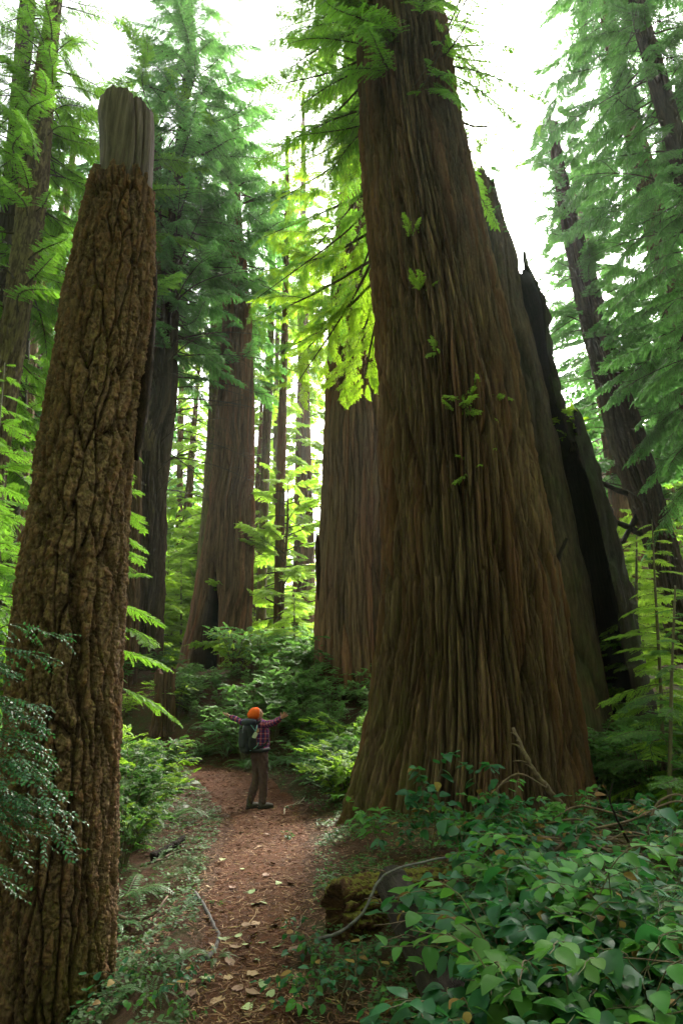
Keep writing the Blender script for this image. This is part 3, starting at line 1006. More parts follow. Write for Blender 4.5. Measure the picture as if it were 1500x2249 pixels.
# ground cover: small leaves low over the soil beside the path
x, y = scatter(30000, -3.4, 3.4, 2.6, 20, 1.5)
x = x * (0.35 + y / 11)
d = (x - path_c(y)) / path_w(y)
cl = vnoise(x * 1.7, y * 1.7, 0 * x, 41) * .6 + vnoise(x * 5, y * 5, 0 * x, 42) * .4
keep = (np.abs(d) > 1.08) & (cl > .45 - .12 * (d < -1) - .10 * (y > 11)) & in_view(x, y, hz(x, y))
x, y = x[keep], y[keep]; n = len(x)
Vs = []; Rs = []
for k in range(3):
    a = rng.uniform(0, 6.28, n) if k == 0 else a + 2.1
    l = rng.uniform(.018, .040, n) * (1 + .03 * y); w = l * rng.uniform(.65, .95, n)
    zb = hz(x, y) + .015 + (rng.uniform(.01, .09, n) if k == 0 else 0) if k == 0 else zb
    dv = np.stack([np.cos(a), np.sin(a), rng.normal(-.05, .22, n)], 1); pvv = np.stack([-np.sin(a), np.cos(a), rng.normal(0, .3, n)], 1)
    b = np.stack([x, y, zb], 1) + dv * .004
    m_ = b + dv * (l * .62)[:, None]; tip = b + dv * l[:, None]
    Vs.append(np.stack([b, m_ + pvv * (w / 2)[:, None], tip, m_ - pvv * (w / 2)[:, None]], 1))
    Rs.append(np.clip(rng.normal(.45, .25, n), 0, 1))
V = np.concatenate(Vs).reshape(-1, 3)
tag(link('ground_cover', np_mesh('ground_cover', V, np.arange(len(V)).reshape(-1, 4), M['cover'], None, False, {'rnd': ('FACE', np.concatenate(Rs))})), kind='stuff')

# fallen leaves: each one a thing
FL = {'tan': rnd_mat('tan_fallen_leaf', [(0, (.17, .095, .052)), (1, (.32, .20, .11))], .7, .3),
      'pale': rnd_mat('pale_green_fallen_leaf', [(0, (.13, .19, .07)), (1, (.28, .32, .14))], .6, .35),
      'brown': rnd_mat('brown_fallen_leaf', [(0, (.12, .065, .045)), (1, (.22, .12, .085))], .75, .3)}


def fallen_leaf_mesh(kind, seed):
    g = np.random.default_rng(seed)
    n = 14
    th = np.linspace(-2.75, 2.75, n)
    rad = .5 + .16 * np.cos(th * 1) + .10 * np.abs(np.cos(th * 2.5)) * (1 if kind != 'pale' else .4) + g.normal(0, .03, n)
    P = np.stack([np.cos(th) * rad, np.sin(th) * rad * .85, 0 * th], 1)
    curl = g.uniform(.15, .5, 2)
    P[:, 2] = curl[0] * P[:, 1] ** 2 * g.choice([1, -.3]) + curl[1] * .6 * np.maximum(P[:, 0], 0) ** 2 + g.normal(0, .03, n)
    mid = P * .5; mid[:, 2] *= .35
    V = np.vstack([P, mid, [[0, 0, .02]]])
    F = [[i, i + 1, n + i + 1, n + i] for i in range(n - 1)] + [[n + i, n + i + 1, 2 * n, 2 * n] for i in range(0)]
    for i in range(0, n - 2, 2): F.append([n + i, n + i + 1, n + i + 2, 2 * n])
    F.append([n + n - 2, n + n - 1, n, 2 * n])
    A = Acc(); A.add(V, F, 0, float(g.random()))
    sv, sf = tube([[-.1, 0, .02], [-.5, .05, .05], [-.75, .1, .1]], .02, 4, False); A.add(sv, sf, 0, .2)
    return A.mesh('fallen_leaf', FL[kind], True)


FLM = {k: [fallen_leaf_mesh(k, 60 + i + 10 * len(k)) for i in range(3)] for k in FL}
LEAVES = [(548, 1968, 'pale'), (535, 1916, 'pale'), (613, 1948, 'pale'), (492, 2010, 'tan'), (460, 1958, 'tan'), (512, 1958, 'brown'), (560, 1996, 'pale'),
          (578, 1992, 'pale'), (545, 2042, 'tan'), (562, 2040, 'tan'), (560, 2065, 'tan'), (600, 2045, 'tan'), (578, 2083, 'pale'), (525, 2065, 'pale'), (540, 2085, 'pale'),
          (495, 2072, 'pale'), (455, 2162, 'pale'), (425, 2170, 'tan'), (500, 2160, 'tan'), (552, 2156, 'tan'), (535, 2118, 'tan'), (580, 2180, 'pale'), (592, 2200, 'pale'),
          (545, 2228, 'pale'), (570, 2232, 'tan'), (417, 2203, 'brown'), (520, 2093, 'tan'), (610, 2090, 'pale'), (640, 2100, 'brown'), (660, 2225, 'tan'), (620, 2215, 'brown'),
          (480, 1902, 'tan'), (490, 1895, 'pale'), (560, 1870, 'tan'), (568, 1866, 'tan'), (530, 1835, 'pale'), (545, 1745, 'pale'), (538, 1752, 'tan'), (600, 1905, 'tan'),
          (585, 1930, 'brown'), (625, 1800, 'tan'), (560, 1800, 'tan'), (640, 1780, 'pale'), (510, 1780, 'tan'), (590, 1840, 'tan'), (470, 2090, 'tan'), (440, 2110, 'brown'),
          (505, 2130, 'brown'), (565, 2120, 'pale'), (600, 2160, 'tan'), (560, 2200, 'tan'), (520, 2190, 'brown'), (480, 2215, 'tan'), (650, 2160, 'tan'), (630, 2010, 'tan'),
          (640, 1950, 'brown'), (500, 1850, 'tan'), (580, 1760, 'tan'), (505, 1720, 'tan'), (545, 1705, 'tan'), (870, 2160, 'brown'), (780, 2215, 'brown'), (735, 1850, 'pale'), (750, 1842, 'pale')]
WORD = {'tan': ('curled tan leaf fallen on the needle path', 'curled tan leaves on the path'),
        'pale': ('pale green leaf fallen on the red brown path', 'pale green leaves on the path'),
        'brown': ('dull brown leaf lying flat among the needles', 'dull brown leaves among the needles')}
for i, (px, py, k) in enumerate(LEAVES):
    p = ground_px(px, py)
    onp = abs(p[0] - path_c(p[1])) < 1.1 * path_w(p[1])
    o = link('fallen_leaf', FLM[k][i % 3], loc=(p[0], p[1], float(hz(p[0], p[1])) + (.034 if onp else .018)))
    s = rng.uniform(.045, .085)
    o.scale = (s, s * rng.uniform(.8, 1.1), s)
    o.rotation_euler = (rng.normal(0, .15), rng.normal(0, .15), rng.uniform(0, 6.28))
    tag(o, WORD[k][0], 'leaf', WORD[k][1])


# sticks and fallen branches
def stick(name, ctrl, r0, r1, mat, label, cat='stick', group=None, n=22, twigs=0, seed=0):
    g = np.random.default_rng(seed)
    C = np.asarray(ctrl, float)
    base = C[0].copy()
    P = curve_pts(C - base, n) + np.concatenate([[[0, 0, 0]], g.normal(0, r0 * .15, (n - 1, 3))])
    A = Acc()
    V, F = tube(P, np.linspace(r0, r1, n), 8, True, .14, seed); A.add(V, F, 0, .5)
    for k in range(twigs):
        q = g.integers(n // 4, n - 2)
        d = P[q + 1] - P[q]; d /= np.linalg.norm(d)
        dd = d + g.normal(0, .7, 3); dd[2] = abs(dd[2]) * .6; dd /= np.linalg.norm(dd)
        l = g.uniform(.1, .35)
        tp = curve_pts([P[q], P[q] + dd * l * .5, P[q] + dd * l + np.array([0, 0, -.04])], 6)
        V, F = tube(tp, np.linspace(r1 * .8, r1 * .2, 6), 5, False); A.add(V, F, 0, .5)
    o = link(name, A.mesh(name, mat, True), loc=base)
    return tag(o, label, cat, group)


def gpts(pts, lift=.02):
    out = []
    for p in pts:
        q = ground_px(p[0], p[1]); dz = p[2] if len(p) > 2 else 0
        out.append([q[0], q[1], float(hz(q[0], q[1])) + lift + dz])
    return out


stick('stick', gpts([(428, 1972, .02), (448, 2005, .03), (470, 2040), (480, 2065), (470, 2095), (452, 2118)]), .014, .017, M['greystick'], 'bent grey stick lying along the left edge of the path', seed=1)
stick('stick', gpts([(235, 2022, .05), (290, 2035, .03), (340, 2022, .04), (366, 1995, .08)]), .018, .010, M['stick'], 'curved brown stick beside the tall snag on the left', twigs=2, seed=2)
stick('stick', gpts([(330, 1895, .04), (370, 1878, .05), (405, 1855, .06)]), .045, .035, M['darkbark'], 'thick dark broken branch lying below the left bushes', 'branch', seed=3)
stick('stick', gpts([(340, 1905, .03), (390, 1880, .03), (440, 1875, .03)]), .014, .008, M['stick'], 'thin straight stick next to the thick broken branch', seed=4)
stick('stick', gpts([(400, 2130), (392, 2170), (410, 2200), (430, 2212)]), .008, .005, M['stick'], 'thin hooked twig at the lower left of the path', seed=5)
stick('stick', gpts([(640, 2060), (658, 2045), (662, 2020)], .03), .006, .004, M['tanstick'] if 'tanstick' in M else M['stick'], 'short twig at the right edge of the path', seed=6)
stick('stick', gpts([(500, 2050), (540, 2040), (560, 2020), (563, 2005)], .03), .004, .003, plain_mat('straw', (.30, .18, .09), (.40, .26, .14), 20), 'thin straw coloured twig curving across the path', seed=7)
stick('stick', gpts([(625, 1790), (627, 1775), (655, 1768), (668, 1755)], .02), .012, .008, plain_mat('pale_twig', (.30, .25, .19), (.42, .36, .28), 20), 'pale forked twig on the path right of the hiker', twigs=3, seed=8)
stick('stick', [at(700, 2062, 4.5), at(752, 2045, 4.6), at(800, 2000, 4.7), at(832, 1935, 4.85), at(880, 1905, 4.95), at(985, 1882, 5.3)], .011, .008, M['greystick'], 'long silvery grey branch propped against the mossy log', 'branch', n=30, twigs=2, seed=9)

# rotten mossy log and the dark log beside it
def log(name, ctrl, r0, r1, mat, label, seed, moss=None, squash=1.0, style='wood', amp=1.6, nz=160):
    C = np.asarray(ctrl, float); base = C[0].copy(); C = C - base
    Lg = np.linalg.norm(C[-1])
    ax = np.array([[0, 0, 0, r0], [Lg * .3, 0, 0, r0 * 1.05], [Lg * .7, 0, 0, (r0 + r1) / 2], [Lg, 0, 0, r1]])
    me = trunk_mesh(name, ax, mat, style, 110, nz, seed, amp, jag=lambda th: .12 * vnoise(np.cos(th) * 2, np.sin(th) * 2, 0 * th, seed), moss=moss, freq=1.5)
    # close the near end too
    o = link(name, me, loc=base)
    o.rotation_euler = Vector(C[-1]).to_track_quat('Z', 'Y').to_euler()
    return tag(o, label, 'log')


M['mosslog'] = bark_mat('rotten_mossy_wood', (.045, .022, .012), (.11, .055, .03), (.08, .04, .02), .3, 6, .9, (.16, .145, .026), 1.0, mossup=.5)
M['darklog'] = bark_mat('dark_rotten_wood', (.010, .008, .008), (.034, .028, .026), (.03, .02, .015), .1, 6, .8, (.06, .075, .02), .8, mossup=.25)
la, lb = at(1010, 1930, 5.9), at(728, 1972, 5.2)
log('mossy_log', [la - np.array([0, 0, .10]), lb - np.array([0, 0, .10])], .17, .20, M['mosslog'], 'short rotten log with a moss covered top beside the path', 5,
    moss=lambda TH, Z, r: .20 + 0 * TH, style='fir', amp=1.3)
lc, ld = at(862, 1940, 5.1), at(1020, 2200, 3.5) - np.array([0, 0, .12])
log('dark_log', [lc, ld], .085, .085, M['darklog'], 'long blackish log running toward the camera under the salal', 6, style='wood', amp=3.0)

# branch leaning on the big trunk, and the heap of thin dead sticks to its right
stick('leaning_branch', [at(1262, 1800, 8.6), at(1205, 1735, 8.45), at(1165, 1680, 8.4), at(1125, 1600, 8.55)], .042, .022, M['stick'], 'reddish bare branch leaning on the foot of the giant redwood', 'branch', twigs=6, seed=20)
stick('arching_stick', [at(1080, 1790, 8.0), at(1095, 1730, 8.0), at(1140, 1700, 8.0), at(1200, 1730, 8.0)], .016, .010, M['stick'], 'thin dead stick bowed into an arch before the giant redwood', 'stick', twigs=1, seed=21)
for k in range(34):
    g = np.random.default_rng(300 + k)
    px, Yk = g.uniform(1210, 1560), g.uniform(5.6, 7.6)
    X0 = xat(px, Yk, .6); a = g.normal(0, .35) + (math.pi if g.random() < .4 else 0)
    l = g.uniform(.5, 1.5)
    zz0 = float(hz(X0, Yk)) + g.uniform(.02, .24)
    p0 = np.array([X0 - math.cos(a) * l / 2, Yk - math.sin(a) * l / 2, zz0 + g.normal(0, .05)])
    p2 = np.array([X0 + math.cos(a) * l / 2, Yk + math.sin(a) * l / 2, zz0 + g.normal(0, .07)])
    p1 = (p0 + p2) / 2 + np.array([0, 0, g.uniform(.0, .14)]) + g.normal(0, .05, 3)
    stick('dead_stick', [p0, p1, p2], g.uniform(.007, .018), g.uniform(.004, .008), M['stick'], 'thin dead stick in the brush heap right of the giant redwood', 'stick', 'dead sticks in the brush heap', 14, 2, 300 + k)
for k, c in enumerate([[(1420, 1830), (1440, 1770), (1480, 1745), (1530, 1760)], [(1380, 1850), (1350, 1790), (1338, 1755), (1345, 1720)], [(1300, 1820), (1390, 1800), (1470, 1762), (1530, 1768)]]):
    stick('dead_stick', [at(a, b, 6.0 + .1 * k) for a, b in c], .012, .007, M['darkbark'] if k == 1 else M['stick'],
          ['hooped dead stick rising from the brush heap', 'dark upright stick rising from the brush heap', 'long bent stick lying across the top of the brush heap'][k], 'stick', None, 20, 3, 400 + k)
# ------------------------------------------------------------------ trees
def tree(name, label, cat, rows, Y, group=None, z_base=None, lean_y=0.0):
    ax = rows_to_axis(rows, Y, lean_y)
    gx, gy = ax[0, 1], ax[0, 2]
    gz = float(hz(gx, gy)) if z_base is None else z_base
    if ax[0, 0] > gz - .3:                              # carry the trunk down into the soil
        sl_ = (ax[1, 1:3] - ax[0, 1:3]) / (ax[1, 0] - ax[0, 0])
        dz = ax[0, 0] - (gz - .3)
        e = ax[0].copy(); e[0] = gz - .3; e[1:3] -= sl_ * dz; e[3] *= 1 + min(.25, .06 * dz)
        ax = np.vstack([e, ax])
    base = np.array([np.interp(gz, ax[:, 0], ax[:, 1]), np.interp(gz, ax[:, 0], ax[:, 2]), gz])
    t = thing(name, label, cat, base, 0, group)
    a2 = ax.copy(); a2[:, 0] -= base[2]; a2[:, 1] -= base[0]; a2[:, 2] -= base[1]
    return t, a2, base


def toward_cam(base):
    return math.atan2(-base[1], -base[0])


# 1 the tall broken fir snag in front, on the left
rows1 = [(2300, -18, 226), (2249, -15, 228), (2100, -3, 238), (1900, 10, 247), (1700, 24, 250), (1500, 34, 256), (1300, 48, 267), (1100, 84, 276), (1000, 95, 285),
         (900, 110, 295), (800, 130, 310), (700, 143, 325), (600, 165, 332), (500, 186, 334), (400, 206, 334), (368, 214, 333)]
t, ax, base = tree('broken_snag', 'tall broken fir snag with thick furrowed bark and a bare grey top', 'dead tree', rows1, 5.2)
z350 = ax[-1, 0]
link('trunk', trunk_mesh('snag_bark', ax, M['fir'], 'fir', 420, 1300, 3, 1.0, freq=2.1,
     jag=lambda th: .34 * vnoise(np.cos(th) * 3, np.sin(th) * 3, 0 * th, 8) + .34 * vnoise(np.cos(th) * 9, np.sin(th) * 9, 0 * th, 9), hollow=.1,
     moss=lambda TH, Z, r: .34 * sstep(2.4, .3, Z) * (0.4 + .6 * sstep(-.2, .9, np.cos(TH + .5)))), t)
rows1b = [(440, 224, 326), (345, 227, 331), (300, 226, 333), (262, 222, 333), (232, 226, 330)]
axb = rows_to_axis(rows1b, 5.2); axb[:, 0] -= base[2]; axb[:, 1] -= base[0]; axb[:, 2] -= base[1]
tag(link('bare_top', trunk_mesh('snag_top', axb, M['greywood'], 'wood', 260, 260, 4, 1.3, freq=2.0,
     jag=lambda th: .16 * vnoise(np.cos(th) * 2.5, np.sin(th) * 2.5, 0 * th, 18) + .10 * vnoise(np.cos(th) * 8, np.sin(th) * 8, 0 * th, 19), hollow=1.2), t), 'weathered grey barkless top with a jagged rim')
# strip of split wood standing off its right side
sp = [at(338, 500, 5.3), at(336, 620, 5.3), at(328, 760, 5.3), at(314, 900, 5.3), at(300, 1010, 5.3)]
V, F = tube(curve_pts(np.array(sp) - base, 40), np.interp(np.arange(40), [0, 10, 30, 39], [.01, .05, .055, .02]), 8, True, .3, 4)
link('bark_strip', np_mesh('bark_strip', V, F, M['fir'], None, True), t)

# 2 the giant redwood
rows2 = [(1800, 768, 1298), (1740, 788, 1282), (1700, 803, 1272), (1600, 826, 1256), (1500, 840, 1241), (1400, 848, 1228), (1300, 855, 1210), (1200, 858, 1190), (1100, 860, 1172), (1000, 858, 1155),
         (900, 853, 1138), (800, 848, 1118), (700, 842, 1095), (600, 833, 1070), (500, 825, 1049), (400, 817, 1029), (300, 810, 1008), (200, 804, 988), (100, 800, 968), (0, 798, 945), (-200, 800, 905), (-500, 800, 850), (-900, 800, 812)]
t2, ax2, base2 = tree('giant_redwood', 'giant redwood with shaggy red brown bark rising right of the path', 'tree', rows2, 10.4)


def burl2(TH, Zm, RR, R0):
    # the fused strip that climbs the face of the trunk, and the spreading foot
    c = np.interp(Zm, [0, 3, 6, 9, 13, 20], [-1.15, -1.30, -1.55, -1.75, -1.95, -2.05])
    w = .26
    d = np.abs(np.arctan2(np.sin(TH - c), np.cos(TH - c)))
    RR = RR + .16 * np.exp(-(d / w) ** 4) * sstep(2.5, 5.5, Zm)
    RR = RR - .10 * np.exp(-((d - .33) / .07) ** 2) * sstep(2.5, 5.5, Zm)
    return RR, np.zeros_like(TH)


link('trunk', trunk_mesh('redwood_trunk', ax2, M['redwood'], 'redwood', 1100, 1500, 7, 2.3, freq=1.35, flute=.13, push=burl2, ztop=24, warpk=.38,
     moss=lambda TH, Z, r: .40 * sstep(5.0, .6, Z) * (.4 + .6 * sstep(.2, -.9, np.cos(TH)))), t2)
A = Acc()
crown_acc(A, ax2, 14.0, 25, 210, lambda u: 2.9 - .5 * u, 'near', 21, (-.75, .1), gap=.1, azf=lambda cx, sy, u, g: cx < .35 or g.random() < .5)
link('crown', A.mesh('redwood_crown', [M['conifer'], M['twig']]), t2)

# limbs hanging to the left of the giant's trunk, in front of the trees behind it
BRCH = [  # start px, mid px, end px, Y start, Y end
    ((905, 60), (745, 240), (640, 318), 10.6, 11.6), ((880, 170), (765, 300), (600, 385), 10.8, 12.4), ((860, 230), (745, 355), (610, 440), 11.0, 13.0),
    ((850, 330), (775, 450), (640, 600), 10.8, 12.6), ((850, 390), (770, 500), (565, 655), 10.7, 12.0), ((845, 430), (790, 600), (700, 700), 11.2, 13.2),
    ((835, 540), (760, 680), (640, 860), 10.9, 12.6), ((825, 560), (740, 700), (600, 780), 11.2, 13.4), ((815, 250), (735, 300), (660, 345), 11.2, 13.4),
    ((810, 150), (720, 120), (610, 180), 11.2, 13.0), ((815, 90), (720, 40), (620, 60), 11.0, 12.4), ((820, 480), (760, 560), (735, 690), 11.6, 13.4),
    ((800, 60), (720, 90), (640, 150), 10.9, 12.2), ((805, 10), (700, 10), (600, 90), 10.9, 12.6), ((810, 120), (740, 200), (690, 262), 11.0, 12.4), ((812, 30), (740, -20), (650, 10), 11.0, 12.5),
    ((830, 500), (720, 560), (600, 590), 11.2, 13.2), ((835, 560), (700, 640), (560, 705), 11.0, 13.0), ((840, 600), (720, 720), (650, 790), 11.3, 13.4), ((820, 420), (700, 470), (580, 520), 11.4, 13.6),
    ((840, 620), (800, 720), (745, 850), 11.5, 13.0), ((840, 640), (810, 780), (800, 850), 11.8, 12.8)]
for i, (a, m, e, Ya, Ye) in enumerate(BRCH):
    g = np.random.default_rng(500 + i)
    P = curve_pts(np.array([at(*a, Ya), at(*m, (Ya + Ye) / 2), at(*e, Ye)]) - base2, 26)
    A = Acc()
    V, F = tube(P, .035 * (1 - .85 * np.linspace(0, 1, 26)) + .003, 6, False); A.add(V, F, 1, .3)
    ns = 19
    for k in range(ns):
        s = .18 + .82 * (k + g.uniform(0, 1)) / ns
        q = min(int(s * 25), 24); p = P[q] + (P[q + 1] - P[q]) * (s * 25 - q)
        d = P[q + 1] - P[q]
        az = math.atan2(d[1], d[0]) + (1 if k % 2 else -1) * g.uniform(.5, 1.2)
        V, F, Mi, Rr = BR['lace'][g.integers(6)]
        sc = g.uniform(.18, .38) * (1.1 - .45 * s)
        Rm = rotz(az) @ roty(g.uniform(.1, .7)) @ rotx(g.normal(0, .3))
        if k % 5 == 4:
            V, F, Mi, Rr = BR['bare'][g.integers(5)]; sc *= 1.3
        lf = np.ones(len(F), bool)
        A.add((V * sc) @ Rm.T + p, F, Mi, np.clip(Rr + g.normal(.05, .15), 0, 1))
    bright = 'sunny' if i in (2, 5, 6, 8, 16, 18, 20, 21) else 'conifer'  # sunlit boughs get a brighter, yellower copy of the needle colour
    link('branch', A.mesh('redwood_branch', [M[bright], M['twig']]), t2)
# bare dead limbs crossing the sky on its right
for i, (c, r) in enumerate([([(985, 265), (1060, 278), (1140, 265), (1205, 222)], .022), ([(975, 180), (1040, 200), (1085, 205)], .016), ([(1010, 0), (960, 110), (880, 230)], .022), ([(1035, -20), (985, 70), (940, 170), (905, 215)], .02)]):
    P = curve_pts(np.array([at(a, b, 10.0 if i < 2 else 9.2) for a, b in c]) - base2, 20)
    A = Acc(); V, F = tube(P, r * (1 - .7 * np.linspace(0, 1, 20)), 6, False); A.add(V, F, 1, .3)
    g = np.random.default_rng(540 + i)
    for k in range(7):
        V, F, Mi, Rr = BR['bare' if k % 2 else 'near'][g.integers(5)]
        q = g.integers(5, 19); Rm = rotz(g.uniform(0, 6.28)) @ roty(g.uniform(0, .8))
        A.add((V * g.uniform(.12, .25)) @ Rm.T + P[q], F, Mi, Rr)
    link('branch', A.mesh('redwood_branch', [M['conifer'], M['twig']]), t2)
# green sprigs sprouting from its bark
for i, (px, py, s) in enumerate([(1035, 885, .30), (1000, 905, .22), (1060, 1028, .24), (968, 770, .16), (930, 640, .2), (905, 520, .2), (915, 500, .16), (1080, 870, .2)]):
    p = at(px, py, 10.4)
    c, r = axis_at(ax2, p[2] - base2[2])
    c = c + base2
    dx = p[0] - c[0]
    yy = c[1] - math.sqrt(max(.02, (r * 1.04) ** 2 - dx * dx)) - .02
    p = at(px, py, yy)
    A = Acc()
    g = np.random.default_rng(560 + i)
    tv, tf = tube(curve_pts(np.array([c - base2 + np.array([dx * .9, -r * .6, -.08]), p - base2 + np.array([0, .05, -.02]), p - base2 + np.array([0, -.04, .02])]), 8), np.linspace(.014, .006, 8), 5, False); A.add(tv, tf, 1, .3)
    for k in range(4):
        V, F, Mi, Rr = BR['lace'][(i + k) % 6]
        Rm = rotz(-math.pi / 2 + g.uniform(-1.2, 1.2)) @ roty(g.uniform(-1.0, .5)) @ rotx(g.normal(0, .6))
        A.add((V * s * g.uniform(.5, .9)) @ Rm.T + (p - base2) + np.array([0, .06, 0]), F, Mi, np.clip(Rr + .1, 0, 1))
    link('sprig', A.mesh('sprig', [M['understory'], M['twig']]), t2)

# 3 the burnt broken snag behind it
rows3 = [(1700, 1110, 1352), (1560, 1105, 1330), (1300, 1085, 1286), (1100, 1062, 1243), (900, 1043, 1198), (800, 1036, 1178), (700, 1032, 1152), (600, 1032, 1134), (545, 1036, 1126), (510, 1040, 1108), (470, 1043, 1100), (420, 1040, 1088), (352, 1037, 1068)]
t3, ax3, base3 = tree('burnt_snag', 'huge broken burnt snag with smooth grey wood behind the giant redwood', 'dead tree', rows3, 14.6)
link('trunk', trunk_mesh('burnt_trunk', ax3, M['snagwood'], 'burnt', 360, 800, 12, 2.0, freq=1.0,
     jag=lambda th: .5 * sstep(-.3, .9, np.cos(th)) + .8 * vnoise(np.cos(th) * 3, np.sin(th) * 3, 0 * th, 28) + .3 * vnoise(np.cos(th) * 9, np.sin(th) * 9, 0 * th, 29), hollow=2.0,
     moss=lambda TH, Z, r: .25 + .1 * sstep(8, 0, Z)), t3)


def slab(name, parent, base, ax, right_rows, Y, th0, th1, thick, mat, seed, jag):
    """a curved slab of bark standing against the trunk; right_rows = (photo y, x of its outer edge)"""
    nz, nt = 420, 70
    rows = []
    for py, px in right_rows:
        p = at(px, py, Y); rows.append((p[2] - base[2], p[0] - base[0]))
    rows.sort(); rows = np.array(rows)
    th = np.linspace(th0, th1, nt); t_ = np.linspace(0, 1, nz)
    TH, T = np.meshgrid(th, t_)
    top = rows[-1, 0] - jag(th)[None, :]
    Zm = rows[0, 0] + T * (top - rows[0, 0])
    cx = np.interp(Zm, ax[:, 0], ax[:, 1]); cyy = np.interp(Zm, ax[:, 0], ax[:, 2])
    Ro = np.interp(Zm, rows[:, 0], rows[:, 1]) - cx
    a = ridge(vnoise(np.cos(TH) * Ro * 3, np.sin(TH) * Ro * 3, Zm * .25, seed)); b = vnoise(np.cos(TH) * Ro * 9, np.sin(TH) * Ro * 9, Zm * 1.2, seed + 1)
    ev, cv = vor(TH / (2 * np.pi) * 40 + .6 * a, Zm * .45 + a, 40, seed + 6)
    dd = .25 * (1 - a) + .25 * b + .45 * np.clip(ev / .3, 0, 1) ** .6 + .15 * cv
    edge = np.minimum(TH - th0, th1 - TH) / .22
    dd = .7 * dd + .5 * (vnoise(np.cos(TH) * Ro * 5, np.sin(TH) * Ro * 5, Zm * 2.5, seed + 4) - .5)
    Ro2 = Ro + (dd - .4) * .34 - .12 * np.exp(-np.clip(edge, 0, 9) * 2)
    outer = np.stack([cx + np.cos(TH) * Ro2, cyy + np.sin(TH) * Ro2, Zm], -1)
    Ri = Ro - thick * (1 - .4 * T)
    inner = np.stack([cx + np.cos(TH) * Ri, cyy + np.sin(TH) * Ri, Zm], -1)
    V = np.concatenate([outer.reshape(-1, 3), inner.reshape(-1, 3)]); N = nz * nt
    i = np.arange(nz - 1)[:, None] * nt; j = np.arange(nt - 1)[None, :]
    q = np.stack([i + j, i + j + 1, i + nt + j + 1, i + nt + j], -1).reshape(-1, 4)
    F = [q, (q + N)[:, ::-1]]
    iv = np.arange(nz - 1) * nt
    F.append(np.stack([iv, iv + nt, iv + nt + N, iv + N], 1)); e = iv + nt - 1
    F.append(np.stack([e, e + N, e + nt + N, e + nt], 1))
    jj = np.arange(nt - 1) + (nz - 1) * nt
    F.append(np.stack([jj, jj + 1, jj + 1 + N, jj + N], 1))
    F = np.vstack(F)
    me = np_mesh(name, V, F, mat, None, True, {'ridge': ('POINT', np.concatenate([dd.ravel(), .2 * np.ones(N)])), 'moss': ('POINT', np.concatenate([.35 * np.ones(N), np.zeros(N)])), 'char': ('POINT', np.full(2 * N, .22))})
    return link('bark_slab', me, parent)


slab('bark_slab', t3, base3, ax3, [(1700, 1408), (1560, 1397), (1400, 1370), (1300, 1350), (1200, 1326), (1100, 1300), (1000, 1269), (930, 1250), (885, 1240)], 14.9, -.85, 1.9, .20, M['darkbark'], 51,
     lambda th: .9 * vnoise(th * 4, 0 * th, 0 * th, 61) + .5 * vnoise(th * 13, 0 * th, 0 * th, 62) + .9 * sstep(-.35, -.8, th))
slab('bark_slab', t3, base3, ax3, [(1000, 1252), (900, 1222), (850, 1211), (800, 1202), (750, 1197), (700, 1190), (650, 1172), (600, 1152), (550, 1142)], 14.8, -.5, 1.6, .16, M['darkbark'], 52,
     lambda th: .8 * vnoise(th * 3, 0 * th, 0 * th, 63) + .6 * vnoise(th * 11, 0 * th, 0 * th, 64))
# leafy shoots clothing its spire
A = Acc()
crown_acc(A, ax3, float(ax3[-1, 0]) - 3.2, float(ax3[-1, 0]), 90, lambda u: .42, 'mid', 82, (-.5, .3), gap=0, rfrac=.95)
link('shoots', A.mesh('snag_shoots', [M['conifer_blue'], M['twig']]), t3)
# a dead splinter leaning on its face
P = curve_pts(np.array([at(1212, 1262, 12.4), at(1225, 1225, 12.45), at(1243, 1183, 12.6)]) - base3, 10)
V, F = tube(P, np.linspace(.07, .03, 10), 7, True, .4, 3)
link('splinter', np_mesh('splinter', V, F, M['darkbark'], None, True), t3)

# shrub rooted on its broken shoulder
def small_tree(name, label, cat, px, py, Y, s, mat, seed, group=None, **kw):
    p = at(px, py, Y)
    t = thing(name, label, cat, p, 0, group)
    A = shrub_arr(seed, **kw)
    o = link('foliage', A.mesh('foliage', [M[mat], M['stem']]), t); o.scale = (s, s, s)
    return t


small_tree('shrub', 'yellow green shrub rooted high on the broken shoulder of the burnt snag', 'shrub', 1258, 985, 14.4, 1.25, 'sunny', 71, h=1.0, stems=7, br=9, lf=12, ls=.05, spread=.5)

# 4 the straight redwood between the hollow tree and the giant
rows4 = [(1520, 690, 915), (1400, 697, 897), (1200, 704, 884), (1000, 712, 870), (800, 722, 856), (600, 735, 842), (400, 748, 826), (200, 757, 812), (0, 765, 800), (-300, 768, 792)]
t4, ax4, base4 = tree('straight_redwood', 'massive straight redwood with evenly ridged bark half hidden by the giant', 'tree', rows4, 19.0)
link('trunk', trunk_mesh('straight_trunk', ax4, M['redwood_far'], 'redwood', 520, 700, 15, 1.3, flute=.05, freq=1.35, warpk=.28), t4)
A = Acc()
crown_acc(A, ax4, 11.5, 33, 190, lambda u: 3.0 - 1.0 * u, 'fine', 41, (-.2, .3), azf=lambda cx, sy, u, g: g.random() < (.85 if cx < .3 else .4))
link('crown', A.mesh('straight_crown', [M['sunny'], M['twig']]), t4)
P = curve_pts(np.array([at(697, 1170, 17.7), at(698, 1240, 17.7), at(699, 1320, 17.7)]) - base4, 12)
V, F = tube(P, [.02, .06, .08, .09, .09, .09, .08, .08, .07, .06, .04, .01], 6, True, .5, 8)
tag(link('bark_strip', np_mesh('bark_strip', V, F, M['redwood_far'], None, True), t4), 'loose strip of bark hanging off its left side')

